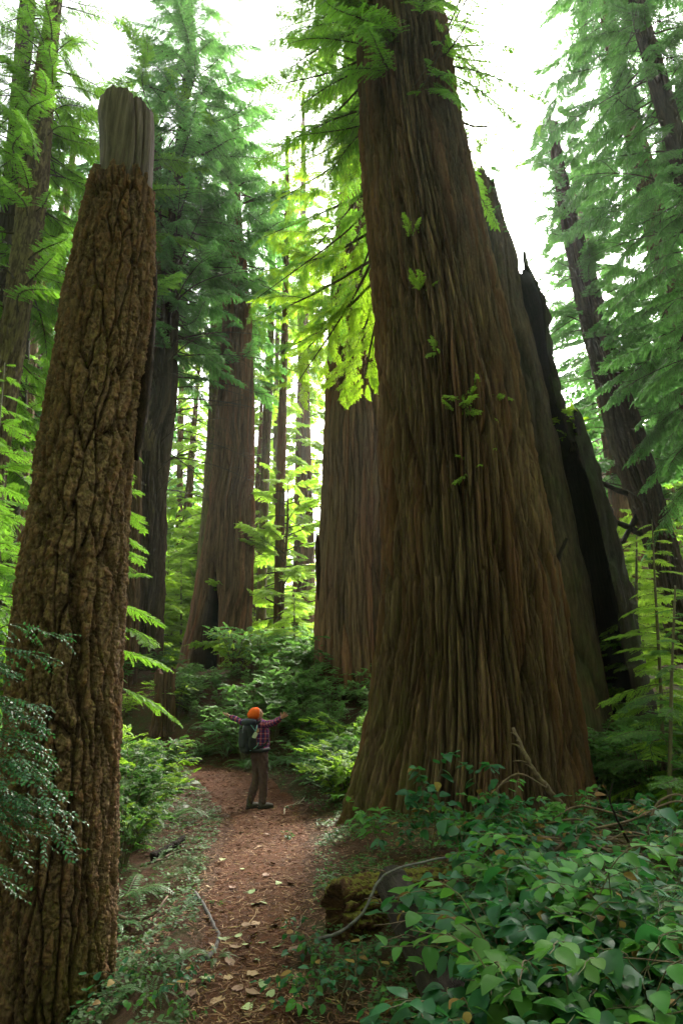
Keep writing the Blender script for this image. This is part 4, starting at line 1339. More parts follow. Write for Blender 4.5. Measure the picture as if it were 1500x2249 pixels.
# 5 the hollow tree
rows5 = [(1470, 396, 552), (1440, 400, 549), (1380, 416, 546), (1300, 430, 548), (1200, 452, 551), (1100, 466, 552), (1000, 474, 553), (900, 480, 555), (800, 487, 552), (700, 493, 548), (600, 497, 541), (500, 503, 530), (400, 508, 525), (250, 514, 522)]
t5, ax5, base5 = tree('hollow_redwood', 'old gnarled redwood with a tall black fire hollow in its foot', 'tree', rows5, 24.0)
fz = toward_cam(base5)


def cave(TH, Zm, RR, R0):
    off = -.30
    d = np.arctan2(np.sin(TH - fz - off), np.cos(TH - fz - off))
    top = 3.75
    w = .36 * np.clip(1 - (Zm / top) ** 2.2, 0, 1) * (1 + .25 * (vnoise(Zm * 2, 0 * Zm, 0 * Zm, 77) - .5)) + 1e-4
    inn = sstep(1.12, .82, np.abs(d + .05 * Zm / top) / w) * (Zm < top) * (Zm > -1)
    lump = .22 * np.exp(-((d - .9) / .35) ** 2 - ((Zm - 3.4) / .8) ** 2) * R0 + .1 * R0 * np.exp(-((d - .2) / .18) ** 2 - ((Zm - 4.2) / .35) ** 2)
    return (RR + lump) * (1 - .85 * inn), np.clip(inn * 1.3, 0, 1)


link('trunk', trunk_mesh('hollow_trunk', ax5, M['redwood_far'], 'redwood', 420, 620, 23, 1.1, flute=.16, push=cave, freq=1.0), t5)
A = Acc()
crown_acc(A, ax5, 12.0, 29.5, 150, lambda u: (1.6 + 4 * u if u < .5 else 3.6 - 3 * (u - .5)), 'mid', 51, (-.3, .2))
link('crown', A.mesh('hollow_crown', [M['conifer_blue'], M['twig']]), t5)


# slender trunks around it
def slender(label, rows, Y, crown=None, mat='thinbark', seed=0, cat='tree', key='mid', leaf='understory', group=None, bare=0, style='redwood', nth=64, nz=220, amp=.6):
    t, ax, base = tree('slender_tree', label, cat, rows, Y, group)
    link('trunk', trunk_mesh('slender_trunk', ax, M[mat], style, nth, nz, seed, amp, freq=2.0, moss=lambda TH, Z, r: .35 + 0 * TH), t)
    if crown:
        A = Acc()
        z0, z1, n, L = crown
        if n: crown_acc(A, ax, z0, z1, n, lambda u: L * (1.1 - .6 * u), key, seed, (-.35, .2))
        if bare: crown_acc(A, ax, 2.5, z0 + 2, bare, lambda u: L * .9, 'bare', seed + 1, (-.4, .1), gap=0)
        link('crown', A.mesh('slender_crown', [M[leaf], M['twig']]), t)
    return t, ax, base


slender('olive slender trunk leaning in from the left of the hollow redwood', [(1320, 434, 460), (1100, 446, 467), (900, 459, 478), (760, 462, 481), (600, 466, 480), (300, 470, 478)], 27, (14, 30, 34, 2.6), seed=61, bare=8)
slender('thin forked trunk against the left side of the hollow redwood', [(1000, 456, 472), (900, 466, 480), (770, 478, 490), (600, 486, 495)], 28, (14, 24, 12, 2.0), seed=62)
slender('mossy green slender trunk right of the hollow redwood', [(1450, 561, 584), (1300, 565, 585), (1150, 570, 589), (1000, 575, 593), (870, 580, 598), (700, 590, 603), (400, 597, 606)], 28, (13, 30, 36, 2.4), seed=63, bare=6)
slender('straight red brown slender trunk standing alone before the haze', [(1455, 600, 625), (1300, 603, 623), (1100, 606, 625), (900, 612, 629), (700, 620, 633), (520, 625, 635), (300, 629, 634)], 25, (12.5, 28, 34, 2.3), mat='redwood_far', seed=64, bare=4)
slender('thin trunk touching the right edge of the hollow redwood', [(1400, 536, 549), (1200, 541, 553), (1000, 546, 557), (850, 551, 560), (600, 556, 563)], 34, (12, 26, 22, 2.0), seed=65)
slender('hazy thin trunk between the two slender trees', [(1400, 592, 604), (1100, 598, 609), (900, 602, 611), (600, 608, 615)], 38, (13, 30, 22, 2.6), seed=66)
t, ax, base = tree('background_redwood', 'broad pale redwood seen through haze left of the straight redwood', 'tree', [(1390, 642, 694), (1200, 646, 689), (1000, 650, 683), (800, 655, 677), (500, 660, 672), (200, 664, 668)], 42)
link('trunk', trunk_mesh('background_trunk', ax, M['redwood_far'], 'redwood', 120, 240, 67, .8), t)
A = Acc(); crown_acc(A, ax, 11, 42, 150, lambda u: 4.2 - 2 * u, 'far', 68, (-.3, .2)); link('crown', A.mesh('background_crown', [M['understory'], M['twig']]), t)
slender('thin trunk far behind the curved sapling stem', [(1400, 383, 399), (1190, 386, 400), (900, 392, 404), (500, 402, 410)], 45, (14, 34, 30, 3), seed=69, key='far', mat='redwood_far')
slender('curved bare sapling stem beside the forked redwood', [(1450, 328, 348), (1380, 337, 350), (1320, 342, 353), (1290, 349, 358), (1255, 359, 366)], 24, None, seed=70)

# 11 the forked dark redwood behind the snag
rows11 = [(1570, 282, 350), (1440, 288, 350), (1200, 294, 357), (1000, 302, 365), (880, 320, 384), (700, 358, 388), (560, 372, 393), (400, 380, 398), (250, 398, 410), (130, 412, 418)]
t11, ax11, base11 = tree('forked_redwood', 'dark burnt redwood forking into two stems right behind the fir snag', 'tree', rows11, 21.5)
link('trunk', trunk_mesh('forked_trunk', ax11, M['darkbark'], 'redwood', 220, 500, 33, 1.4, flute=.2,), t11)
axs = rows_to_axis([(1000, 300, 352), (900, 306, 348), (700, 322, 350), (500, 332, 352), (300, 342, 354)], 21.3)
axs[:, 0] -= base11[2]; axs[:, 1] -= base11[0]; axs[:, 2] -= base11[1]
link('stem', trunk_mesh('forked_stem', axs, M['thinbark'], 'redwood', 90, 260, 34, .8), t11)
A = Acc()
crown_acc(A, ax11, 11.5, 34.0, 230, lambda u: (2.4 + 5 * u if u < .45 else 4.6 - 5.0 * (u - .45)), 'fine', 71, (-.25, .25), gap=.1)
crown_acc(A, axs, 11.5, 26, 90, lambda u: 3.0 - u, 'fine', 72, (-.25, .25))
crown_acc(A, ax11, 6, 17, 70, lambda u: 4.4, 'bare', 73, (-.1, .3), azf=lambda cx, sy, u, g: cx > -.4, gap=0)
link('crown', A.mesh('forked_crown', [M['conifer_blue'], M['twig']]), t11)
t, ax, base = tree('redwood', 'reddish redwood trunk between the fir snag and the forked redwood', 'tree', [(1520, 244, 298), (1300, 252, 302), (1100, 262, 306), (900, 272, 310), (600, 290, 316), (300, 300, 318)], 19.5)
link('trunk', trunk_mesh('redwood_trunk_b', ax, M['redwood'], 'redwood', 140, 320, 35, .9), t)
A = Acc(); crown_acc(A, ax, 12, 26, 40, lambda u: 2.4, 'mid', 74); link('crown', A.mesh('redwood_crown_b', [M['conifer'], M['twig']]), t)

# stump beside the path's far bend
t, ax, base = tree('stump', 'old reddish stump with spreading roots at the far bend of the path', 'stump', [(1615, 334, 392), (1590, 341, 384), (1540, 345, 382), (1500, 347, 381), (1462, 350, 382)], 17.6)
link('trunk', trunk_mesh('stump_trunk', ax, M['redwood'], 'redwood', 160, 160, 36, 1.1, flute=.5, freq=1.6, jag=lambda th: .35 * vnoise(np.cos(th) * 3, np.sin(th) * 3, 0 * th, 37), hollow=.8), t)

# trunks on the left edge
t15, ax15, base15 = tree('leaning_conifer', 'grey barked conifer leaning in over the left edge of the view', 'tree', [(1500, -110, -30), (1000, -38, 16), (850, -12, 39), (700, 8, 62), (600, 23, 78), (500, 36, 94), (400, 47, 105), (250, 66, 114), (100, 90, 126), (0, 106, 136), (-250, 130, 150)], 14)
link('trunk', trunk_mesh('leaning_trunk', ax15, M['thinbark'], 'fir', 180, 480, 38, .7, freq=1.3), t15)
A = Acc(); crown_acc(A, ax15, 7.5, 24, 190, lambda u: 2.9 - .9 * u, 'near', 75, (-.35, .2), gap=.15, azf=lambda cx, sy, u, g: u > .25 or g.random() < .5)
link('crown', A.mesh('leaning_crown', [M['conifer'], M['twig']]), t15)
t, ax, base = tree('pale_conifer', 'pale grey trunk cut by the left edge of the view', 'tree', [(1100, -110, -55), (850, -62, -18), (700, -26, 16), (600, -10, 30), (450, 8, 46), (300, 20, 52), (0, 48, 76)], 15.5)
link('trunk', trunk_mesh('pale_trunk', ax, M['greywood'], 'redwood', 120, 360, 39, .6), t)
A = Acc(); crown_acc(A, ax, 7, 22, 120, lambda u: 2.8, 'fine', 76, (-.35, .2)); link('crown', A.mesh('pale_crown', [M['conifer'], M['twig']]), t)
slender('pale hazy trunk far off in the gap at the left edge', [(1100, 40, 62), (830, 82, 101), (760, 92, 109), (660, 110, 126), (400, 150, 160)], 40, (22, 36, 30, 3), mat='greywood', seed=80, key='far')
slender('dark trunk with a broken side limb at the lower left', [(1450, -28, 2), (1200, 6, 34), (1050, 24, 50), (980, 30, 53), (800, 45, 63), (500, 70, 82)], 20, (9, 26, 34, 2.4), mat='darkbark', seed=81, leaf='conifer')
slender('reddish slender trunk second from the left edge', [(1450, 8, 32), (1330, 20, 40), (1100, 42, 60), (900, 58, 74), (500, 90, 100)], 26, (10, 28, 30, 2.6), mat='redwood_far', seed=82, leaf='conifer')
slender('hazy slender trunk just left of the fir snag', [(1400, 40, 54), (1150, 60, 73), (950, 76, 88), (600, 104, 112)], 32, (12, 28, 26, 2.6), mat='redwood_far', seed=83)

# right side
rows17 = [(1420, 1480, 1530), (1290, 1446, 1500), (1200, 1424, 1478), (1100, 1392, 1450), (1000, 1354, 1418), (900, 1330, 1388), (800, 1306, 1354), (700, 1281, 1324), (600, 1256, 1298), (500, 1240, 1264), (400, 1226, 1240), (270, 1208, 1214)]
t17, ax17, base17 = tree('crooked_redwood', 'dark crooked redwood leaning left beyond the burnt snag', 'tree', rows17, 20)
link('trunk', trunk_mesh('crooked_trunk', ax17, M['darkbark'], 'redwood', 200, 500, 43, 1.5, flute=.1), t17)
A = Acc()
crown_acc(A, ax17, 9, 24, 230, lambda u: 2.7 - 1.3 * u, 'mid', 77, (-.25, .3), azf=lambda cx, sy, u, g: cx > -.3 or g.random() < .5)
crown_acc(A, ax17, 4, 15, 26, lambda u: 3.0, 'bare', 78, (0, .4), gap=0)
link('crown', A.mesh('crooked_crown', [M['conifer_blue'], M['twig']]), t17)
for c, r in (([(1395, 1090), (1340, 1070), (1300, 1045), (1275, 1018)], .10), ([(1425, 1180), (1360, 1150), (1320, 1145)], .13), ([(1400, 1130), (1350, 1215), (1330, 1200)], .10)):
    P = curve_pts(np.array([at(a, b, 20) for a, b in c]) - base17, 14)
    V, F = tube(P, r * (1 - .55 * np.linspace(0, 1, 14)), 7, True, .3, 5)
    link('limb', np_mesh('limb', V, F, M['darkbark'], None, True), t17)
t18, ax18, base18 = tree('dark_conifer', 'dark conifer trunk slanting out of the upper right corner', 'tree', [(1500, 1800, 1890), (900, 1638, 1710), (420, 1487, 1530), (330, 1470, 1509), (200, 1432, 1469), (80, 1400, 1432), (0, 1383, 1413), (-250, 1340, 1362)], 12)
link('trunk', trunk_mesh('dark_trunk', ax18, M['darkbark'], 'fir', 140, 420, 44, .7, freq=1.5), t18)
A = Acc()
crown_acc(A, ax18, 8, 24, 230, lambda u: 2.4 - .6 * u, 'fine', 79, (-.45, .15), gap=.2, azf=lambda cx, sy, u, g: cx > -.5 or g.random() < .85)
crown_acc(A, ax18, 6, 18, 30, lambda u: 2.6, 'bare', 80, (-.2, .3), gap=0)
link('crown', A.mesh('dark_crown', [M['conifer_blue'], M['twig']]), t18)
t19, ax19, base19 = tree('grey_conifer', 'grey fissured conifer trunk behind the drooping sprays at the right edge', 'tree', [(1500, 1700, 1790), (1000, 1570, 1640), (760, 1492, 1556), (650, 1456, 1514), (550, 1425, 1476), (450, 1408, 1454), (300, 1375, 1414), (100, 1330, 1360), (-200, 1280, 1300)], 17)
link('trunk', trunk_mesh('grey_trunk', ax19, M['thinbark'], 'fir', 140, 420, 45, .7, freq=1.3), t19)
A = Acc(); crown_acc(A, ax19, 6.5, 33, 330, lambda u: 3.3 - .9 * u, 'fine', 81, (-.45, .1), gap=.2, azf=lambda cx, sy, u, g: cx > -.2 or g.random() < .8)
link('crown', A.mesh('grey_crown', [M['conifer_blue'], M['twig']]), t19)
# saplings with flat hemlock sprays
def sapling(label, rows, Y, n, L, leaf, seed, key='hem', z0=.3, group=None, pitch=(-.2, .25), top=None, azf=None):
    t, ax, base = tree('sapling', label, 'sapling', rows, Y, group)
    link('trunk', trunk_mesh('sapling_stem', ax, M['stem'], 'burnt', 16, 80, seed, .05), t)
    A = Acc(); crown_acc(A, ax, z0, ax[-1, 0], n, lambda u: L * (1.15 - .95 * u), key, seed, pitch, gap=.05, azf=azf)
    link('crown', A.mesh('sapling_crown', [M[leaf], M['twig']]), t)
    return t


sapling('light green hemlock sapling with tiered sprays right of the burnt snag', [(1720, 1452, 1462), (1500, 1446, 1454), (1300, 1436, 1441), (1145, 1430, 1432)], 9.5, 60, 1.0, 'understory', 91)
sapling('thin dark stemmed sapling beside the hemlock at the right edge', [(1760, 1464, 1474), (1500, 1470, 1477), (1290, 1480, 1484)], 8.6, 26, .9, 'huckle', 92)
sapling('bright understory hemlock behind the right hand saplings', [(1600, 1385, 1397), (1350, 1392, 1400), (1180, 1396, 1399)], 15, 60, 1.7, 'understory', 93)
sapling('young hemlock with flat bright sprays beside the fir snag', [(1640, 236, 246), (1300, 254, 262), (1050, 268, 273), (850, 282, 284)], 11.5, 34, 1.05, 'conifer', 94, z0=1.6, pitch=(-.45, .3), azf=lambda cx, sy, u, g: cx > -.3)
sapling('dark hemlock with drooping sprays left of the fir snag', [(1500, -60, -50), (1200, -30, -20), (1000, -10, -4), (800, 10, 12)], 9.5, 50, 1.4, 'conifer', 95, z0=2.0)
sapling('bright young hemlock low at the left edge of the view', [(1600, -40, -30), (1300, -15, -8), (1040, 10, 12)], 12, 50, 1.2, 'conifer', 96, z0=1.4)
sapling('young hemlock standing on the bank below the slender trunks', [(1560, 640, 650), (1430, 643, 649), (1300, 646, 648)], 21, 40, 1.5, 'understory', 97)
sapling('bright young hemlock far behind the curved sapling stem', [(1460, 395, 402), (1300, 397, 400), (1220, 398, 399)], 28, 46, 1.9, 'understory', 98)
# ------------------------------------------------------------------ forest behind: prototypes, then copies
def proto_tree(seed, H, r, z0, n, L, leaf, key='far'):
    ax = np.array([[-.5, 0, 0, r * 1.35], [1.0, 0, 0, r * 1.05], [H * .5, .15, 0, r * .68], [H, .1, 0, r * .08]])
    t = thing('background_conifer', 'x', 'tree')
    link('trunk', trunk_mesh('conifer_trunk', ax, M['redwood_far'], 'redwood', 48, 160, seed, .7), t)
    A = Acc(); crown_acc(A, ax, z0, H, n, lambda u: L * (1.1 - .8 * u), key, seed, (-.35, .2), gap=.15)
    link('crown', A.mesh('conifer_crown', [M[leaf], M['twig']]), t)
    return t


def proto_leafy(seed, H, leaf):
    g = np.random.default_rng(seed)
    ax = np.array([[-.3, 0, 0, .10], [H * .4, .1, .1, .075], [H * .75, .3, .1, .05], [H, .35, .2, .015]])
    t = thing('understory_tree', 'x', 'tree')
    link('trunk', trunk_mesh('understory_trunk', ax, M['thinbark'], 'burnt', 20, 80, seed, .2), t)
    A = Acc(); crown_acc(A, ax, H * .12, H, 58, lambda u: H * .34 * (1.1 - .5 * u), 'mid', seed, (-.15, .6), gap=.1)
    link('crown', A.mesh('understory_crown', [M[leaf], M['twig']]), t)
    return t


protos = [proto_tree(101, 40, .75, 9, 170, 4.2, 'conifer_blue'), proto_tree(102, 34, .5, 6, 160, 3.8, 'understory'), proto_tree(103, 46, 1.0, 14, 170, 4.6, 'conifer_blue')]
g = np.random.default_rng(77)
BGL = ['tall conifer far back in the hazy forest', 'lighter green conifer standing deep in the hazy forest', 'thick trunked conifer far back in the hazy forest']
BGG = ['tall conifers far back', 'lighter green conifers far back', 'thick trunked conifers far back']
used = [False] * 3
spots = []
tries = 0
while len(spots) < 56 and tries < 4000:
    tries += 1
    Y = 31 + 62 * g.random() ** 1.25
    px = g.uniform(-160, 1660)
    X = (px - CX) / FPX * Y * 1.0
    if 600 < px < 1230 and Y < 80: continue              # the wood is open toward the sun
    if all((X - a) ** 2 + (Y - b) ** 2 > 9 for a, b, _ in spots):
        spots.append((X, Y, px))
for i, (X, Y, px) in enumerate(spots):
    k = i % 3
    if 420 < px < 640 and Y < 45: k = 1
    s = g.uniform(.75, 1.1)
    if 400 < px < 640: s *= .60
    if px > 600 and px < 1300: s *= .6
    p = (X, Y, float(hz(X, Y)))
    if not used[k]:
        o = protos[k]; o.location = p; o.scale = (s, s, s); used[k] = True
        o['label'] = BGL[k]; o['group'] = BGG[k]
    else:
        dup(protos[k], p, g.uniform(0, 6.28), s, BGL[k], BGG[k])
leafy = [proto_leafy(111, 7.0, 'understory'), proto_leafy(112, 5.0, 'sunny'), proto_leafy(113, 9.0, 'understory')]
LFL = ['yellow green understory tree glowing between the far trunks', 'small bright leafy tree low between the far trunks', 'tall thin leafy tree among the far trunks']
LFG = ['understory trees between the trunks', 'small leafy trees between the trunks', 'tall leafy trees between the trunks']
used = [False] * 3
for i in range(96):
    Y = 23.5 + 36 * g.random() ** 1.2
    px = g.uniform(-100, 720) if i % 3 else g.uniform(1220, 1620)
    if 370 < px < 570 and Y < 30: Y += 8
    X = (px - CX) / FPX * Y
    k = i % 3
    s = g.uniform(.7, 1.25)
    p = (X, Y, float(hz(X, Y)) - .1)
    if not used[k]:
        o = leafy[k]; o.location = p; o.scale = (s, s, s); used[k] = True; o['label'] = LFL[k]; o['group'] = LFG[k]
    else:
        dup(leafy[k], p, g.uniform(0, 6.28), s, LFL[k], LFG[k])

# the far wood, one mass of foliage beyond the last trees one can tell apart, plus an unseen near ring
n = 60000
ang = g.uniform(-math.pi, math.pi, n)
bk = sstep(.95, 1.35, np.abs(ang))                      # unseen foliage added beside and behind the viewer to hold back sky light
dist = g.uniform(96, 120, n) * (1 - bk) + g.uniform(15, 25, n) * bk
x = np.sin(ang) * dist; y = np.cos(ang) * dist
hh = 22 + 12 * vnoise(ang * 14, 0 * ang, 0 * ang, 88) + 6 * vnoise(ang * 45, 0 * ang, 0 * ang, 89)
hh = hh * (1 + .40 * bk)  # taller out of view, to darken the foreground
hh = hh * (1 - .45 * np.exp(-((ang - .24) / .12) ** 2))
z = g.uniform(0, 1, n) * hh + 2
c = np.stack([x, y, z], 1)
u = g.normal(0, 1, (n, 3)); u /= np.linalg.norm(u, axis=1)[:, None]; v = np.cross(u, g.normal(0, 1, (n, 3))); v /= np.linalg.norm(v, axis=1)[:, None]
sc_ = (1 - .45 * bk)[:, None]
L = g.uniform(.5, 1.6, n)[:, None] * sc_; W = g.uniform(.25, .6, n)[:, None] * sc_
V = np.stack([c - u * L, c + v * W, c + u * L, c - v * W], 1).reshape(-1, 3)
tag(link('far_and_unseen_forest', np_mesh('far_and_unseen_forest', V, np.arange(len(V)).reshape(-1, 4), M['understory'], None, False, {'rnd': ('FACE', g.random(n))})), kind='stuff')

# ------------------------------------------------------------------ shrubs on the bank and beside the path
SH = {}
for leaf in ('huckle', 'understory', 'conifer_blue', 'bank'):
    SH[leaf] = [shrub_arr(200 + i + len(leaf), 1.0, 15, 9, 15, .036 if leaf != 'conifer_blue' else .045, .55 if leaf != 'conifer_blue' else .28, .62, .7).mesh('shrub_foliage', [M[leaf], M['stem']]) for i in range(3)]


def put_shrub(X, Y, s, leaf, i, label, group, sz=1.0):
    t = thing('shrub', label, 'shrub', (X, Y, float(hz(X, Y)) - .03), rng.uniform(0, 6.28), group)
    o = link('foliage', SH[leaf][i % 3], t)
    o.scale = (s, s, s * sz)
    return t


k = 0
g = np.random.default_rng(5)
def shrub_zone(n, pxr, Yr, sr, leaves, label, group, cond=None):
    global k
    c = 0
    while c < n:
        Y = g.uniform(*Yr); px = g.uniform(*pxr)
        X = xat(px, Y, 1.0)
        c += 1
        if abs(X - path_c(Y)) < path_w(Y) + .42 and Y < 21: continue
        if cond is not None and not cond(X, Y): continue
        put_shrub(X, Y, g.uniform(*sr), leaves[int(g.integers(len(leaves)))], k, label, group, g.uniform(.8, 1.15)); k += 1


shrub_zone(95, (430, 860), (16.0, 22.5), (.75, 1.35), ('bank', 'huckle', 'bank'), 'feathery dark green shrub on the bank behind the hiker', 'shrubs on the bank behind the hiker', lambda X, Y: Y < 17.4 or CX + X / depth(Y, 2) * FPX > 560)
shrub_zone(26, (385, 565), (16.2, 20.0), (.42, .66), ('bank', 'huckle'), 'low feathery shrub on the bank below the hollow redwood', 'low shrubs below the hollow redwood')
shrub_zone(24, (400, 720), (20, 26), (1.1, 1.7), ('bank', 'understory'), 'tall feathery shrub along the top of the bank', 'shrubs along the top of the bank', lambda X, Y: CX + X / depth(Y, 2) * FPX > 575 or Y < 21)
shrub_zone(20, (690, 830), (11.6, 15.4), (.75, 1.2), ('huckle', 'understory', 'huckle'), 'light green bush between the path and the giant redwood', 'bushes left of the giant redwood', lambda X, Y: X > path_c(Y) + 1.0 and X < 1.0)
shrub_zone(26, (225, 400), (8.0, 14.0), (.6, 1.0), ('huckle', 'understory', 'huckle'), 'leafy bush on the left side of the path behind the fir snag', 'bushes on the left side of the path', lambda X, Y: X < path_c(Y) - 1.15)
shrub_zone(22, (200, 420), (14.5, 21), (.6, 1.1), ('understory', 'huckle'), 'sunlit bush near the far bend of the path', 'bushes near the far bend of the path')
shrub_zone(38, (1225, 1560), (8.6, 16), (.8, 1.4), ('huckle', 'conifer_blue', 'huckle'), 'dense bush growing right of the giant redwood', 'bushes right of the giant redwood', lambda X, Y: X > 3.6)
shrub_zone(14, (-60, 60), (7.5, 14), (.9, 1.4), ('huckle', 'conifer_blue'), 'shaded bush at the left edge behind the fir snag', 'shaded bushes behind the fir snag')

# ------------------------------------------------------------------ ferns
FN = [fern_arr(300 + i).mesh('fern_fronds', [M['fern'], M['stem']]) for i in range(3)]
FERNS = [(262, 1985, 1.0, 'sword fern with pale fronds right beside the foot of the fir snag'), (250, 2040, .6, 'small fern under the pale fern beside the snag'),
         (375, 1800, 1.0, 'arching fern below the bushes left of the path'), (690, 1722, .9, 'sword fern at the right bend of the path behind the hiker'),
         (345, 1660, 1.0, 'fern beside the stump at the far bend'), (395, 1730, .8, 'pale fern between the left bushes and the path'),
         (470, 2110, .32, 'tiny fern sprouting by the bent grey stick'), (400, 2110, .30, 'tiny fern in the ground cover left of the path'),
         (1345, 2235, .9, 'sword fern at the lower right corner under the salal'), (1190, 2200, .75, 'sword fern under the salal near the bottom edge'),
         (1290, 2130, .8, 'sword fern among the salal at the right'), (1080, 2160, .55, 'small sword fern below the mossy log'),
         (330, 2190, .35, 'tiny fern at the lower left beside the snag')]
for i, (px, py, s, lab) in enumerate(FERNS):
    p = ground_px(px, py)
    t = thing('fern', lab, 'fern', (p[0], p[1], float(hz(p[0], p[1]))), rng.uniform(0, 6))
    o = link('fronds', FN[i % 3], t); o.scale = (s, s, s)
for i in range(40):
    Y = g.uniform(15.3, 18.2); px = g.uniform(400, 720); X = xat(px, Y, .8)
    if abs(X - path_c(Y)) < path_w(Y) + .3: continue
    t = thing('fern', 'sword fern on the shaded slope behind the hiker', 'fern', (X, Y, float(hz(X, Y))), g.uniform(0, 6), 'sword ferns on the slope behind the hiker')
    o = link('fronds', FN[i % 3], t); s = g.uniform(.7, 1.2); o.scale = (s, s, s)

# ------------------------------------------------------------------ salal
SA = [salal_arr(400 + i, 3 + i % 3, .34 + .03 * i, (.085, .108, .094, .112, .076, .10, .09)[i], 9).mesh('salal_leaves', [M['salal'] if i < 5 else M['salal_bright'], M['stem'], M['salal_old']], (0, 2)) for i in range(7)]
SL = [salal_arr(420 + i, 3, .20, .062, 5, .16).mesh('salal_leaves', [M['salal'] if i < 2 else M['salal_bright'], M['stem'], M['salal_old']], (0, 2)) for i in range(3)]


TALL = [salal_arr(440 + i, 3, .85, .105, 15, .20).mesh('salal_leaves', [M['salal'], M['stem'], M['salal_old']], (0, 2)) for i in range(3)]


def put_salal(X, Y, s, lib, i, label, group, rz=None):
    t = thing('salal_plant', label, 'plant', (X, Y, float(hz(X, Y)) - .02), g.uniform(0, 6.28) if rz is None else rz, group)
    o = link('leaves', lib[i % len(lib)], t)
    o.scale = (s, s, s)
    o.rotation_euler = (g.normal(0, .12), g.normal(0, .12), 0)


c = 0
for i in range(2400):
    Y = 2.75 + 4.6 * g.random() ** 1.35; px = g.uniform(640, 1620)
    X = xat(px, Y, .6)
    d = X - path_c(Y)
    if d < 1.05 - .25 * sstep(3.2, 2.4, Y): continue
    v = float(vnoise(np.array([X * .9]), np.array([Y * .9]), np.array([0.]), 95)[0])
    # thinner over the rotten log and before the giant's foot
    keep = .07 + .38 * sstep(.40, .62, v)
    if d < 2.0: keep *= .35 if Y > 4.2 else .7
    if d < 1.6 and Y > 4.6: keep *= .3
    if Y > 5.2 and X > 2.6: keep *= .3
    if g.random() > keep: continue
    if c > 235: break
    if Y < 3.3: lab, gr = 'glossy salal plant near the camera at the lower right', 'salal near the camera'
    elif Y < 4.8: lab, gr = 'glossy salal plant in the thicket right of the mossy log', 'salal in the thicket'
    else: lab, gr = 'salal plant before the foot of the giant redwood', 'salal before the giant redwood'
    put_salal(X, Y, g.uniform(.6, 1.3), SA, int(g.integers(7)), lab, gr); c += 1
for px, py, s, lab in [(950, 1800, 1.5, 'tall upright salal sprig against the foot of the giant redwood'), (930, 1810, 1.2, 'salal sprig beside the tallest one at the redwood foot'), (1060, 1800, 1.3, 'salal sprig in the middle of the giant redwood foot'), (1110, 1810, 1.35, 'salal sprig with bright leaves right of the middle one at the redwood foot'), (890, 1850, .9, 'dark salal clump just above the mossy log')]:
    Y = 6.6; X = xat(px, Y, .8)
    t = thing('salal_plant', lab, 'plant', (X, Y, float(hz(X, Y)) - .02), g.uniform(0, 6))
    o = link('leaves', TALL[int(g.integers(3))], t); o.scale = (s * .8, s * .8, s * .8)
LOW = [(650, 2060, .8), (655, 2190, .9), (670, 2235, 1.0), (700, 2245, 1.0), (690, 2160, .8), (720, 2120, .9), (640, 2230, .7), (400, 2150, .6), (380, 2230, .7), (350, 2170, .7), (330, 2120, .7), (290, 2080, .7), (420, 2190, .6), (625, 1850, .8), (640, 1845, .6), (735, 1855, .9), (655, 2110, .9), (680, 2100, .8), (700, 2130, 1.0), (720, 2180, 1.0), (690, 2200, .9), (740, 2230, 1.0), (760, 2130, .9), (660, 2160, .7), (780, 2180, 1.0),
       (280, 2180, 1.0), (300, 2165, .8), (375, 2185, .8), (250, 2230, .8), (310, 2235, .8), (350, 2210, .7), (230, 2240, .7), (420, 2240, .6), (640, 1780, .6), (440, 1990, .7), (475, 1995, .5), (800, 2230, 1.0), (830, 2160, .9), (870, 2235, 1.0)]
for i, (px, py, s) in enumerate(LOW):
    p = ground_px(px, py)
    lf = px < 560
    put_salal(p[0], p[1], s, SL, i, 'low young salal sprig left of the path' if lf else 'low young salal sprig along the right edge of the path', 'young salal left of the path' if lf else 'young salal right of the path')

# bare stems and twigs standing up through the salal
for q in range(22):
    gg = np.random.default_rng(900 + q)
    Y = gg.uniform(2.8, 5.6); px = gg.uniform(860, 1480); X = xat(px, Y, .5)
    z0_ = float(hz(X, Y)); a = gg.uniform(0, 6.28); l = gg.uniform(.25, .75); hh_ = gg.uniform(.12, .42)
    stick('twig', [np.array([X, Y, z0_ - .02]), np.array([X + math.cos(a) * l * .45, Y + math.sin(a) * l * .45, z0_ + hh_ * .8]), np.array([X + math.cos(a + .4) * l, Y + math.sin(a + .4) * l, z0_ + hh_])],
          gg.uniform(.004, .008), .002, M['stick'], 'thin brown twig poking up through the salal', 'twig', 'twigs poking through the salal', 14, 2, 900 + q)
for px, py, s, lab in [(1120, 2060, .8, 'sword fern half buried in the salal near the dark log'), (1400, 2060, .9, 'sword fern at the right edge within the salal'), (1240, 1960, .7, 'small sword fern behind the front salal')]:
    p = ground_px(px, py)
    t = thing('fern', lab, 'fern', (p[0], p[1], float(hz(p[0], p[1])) + .12), rng.uniform(0, 6))
    o = link('fronds', FN[1], t); o.scale = (s, s, s * 1.3)

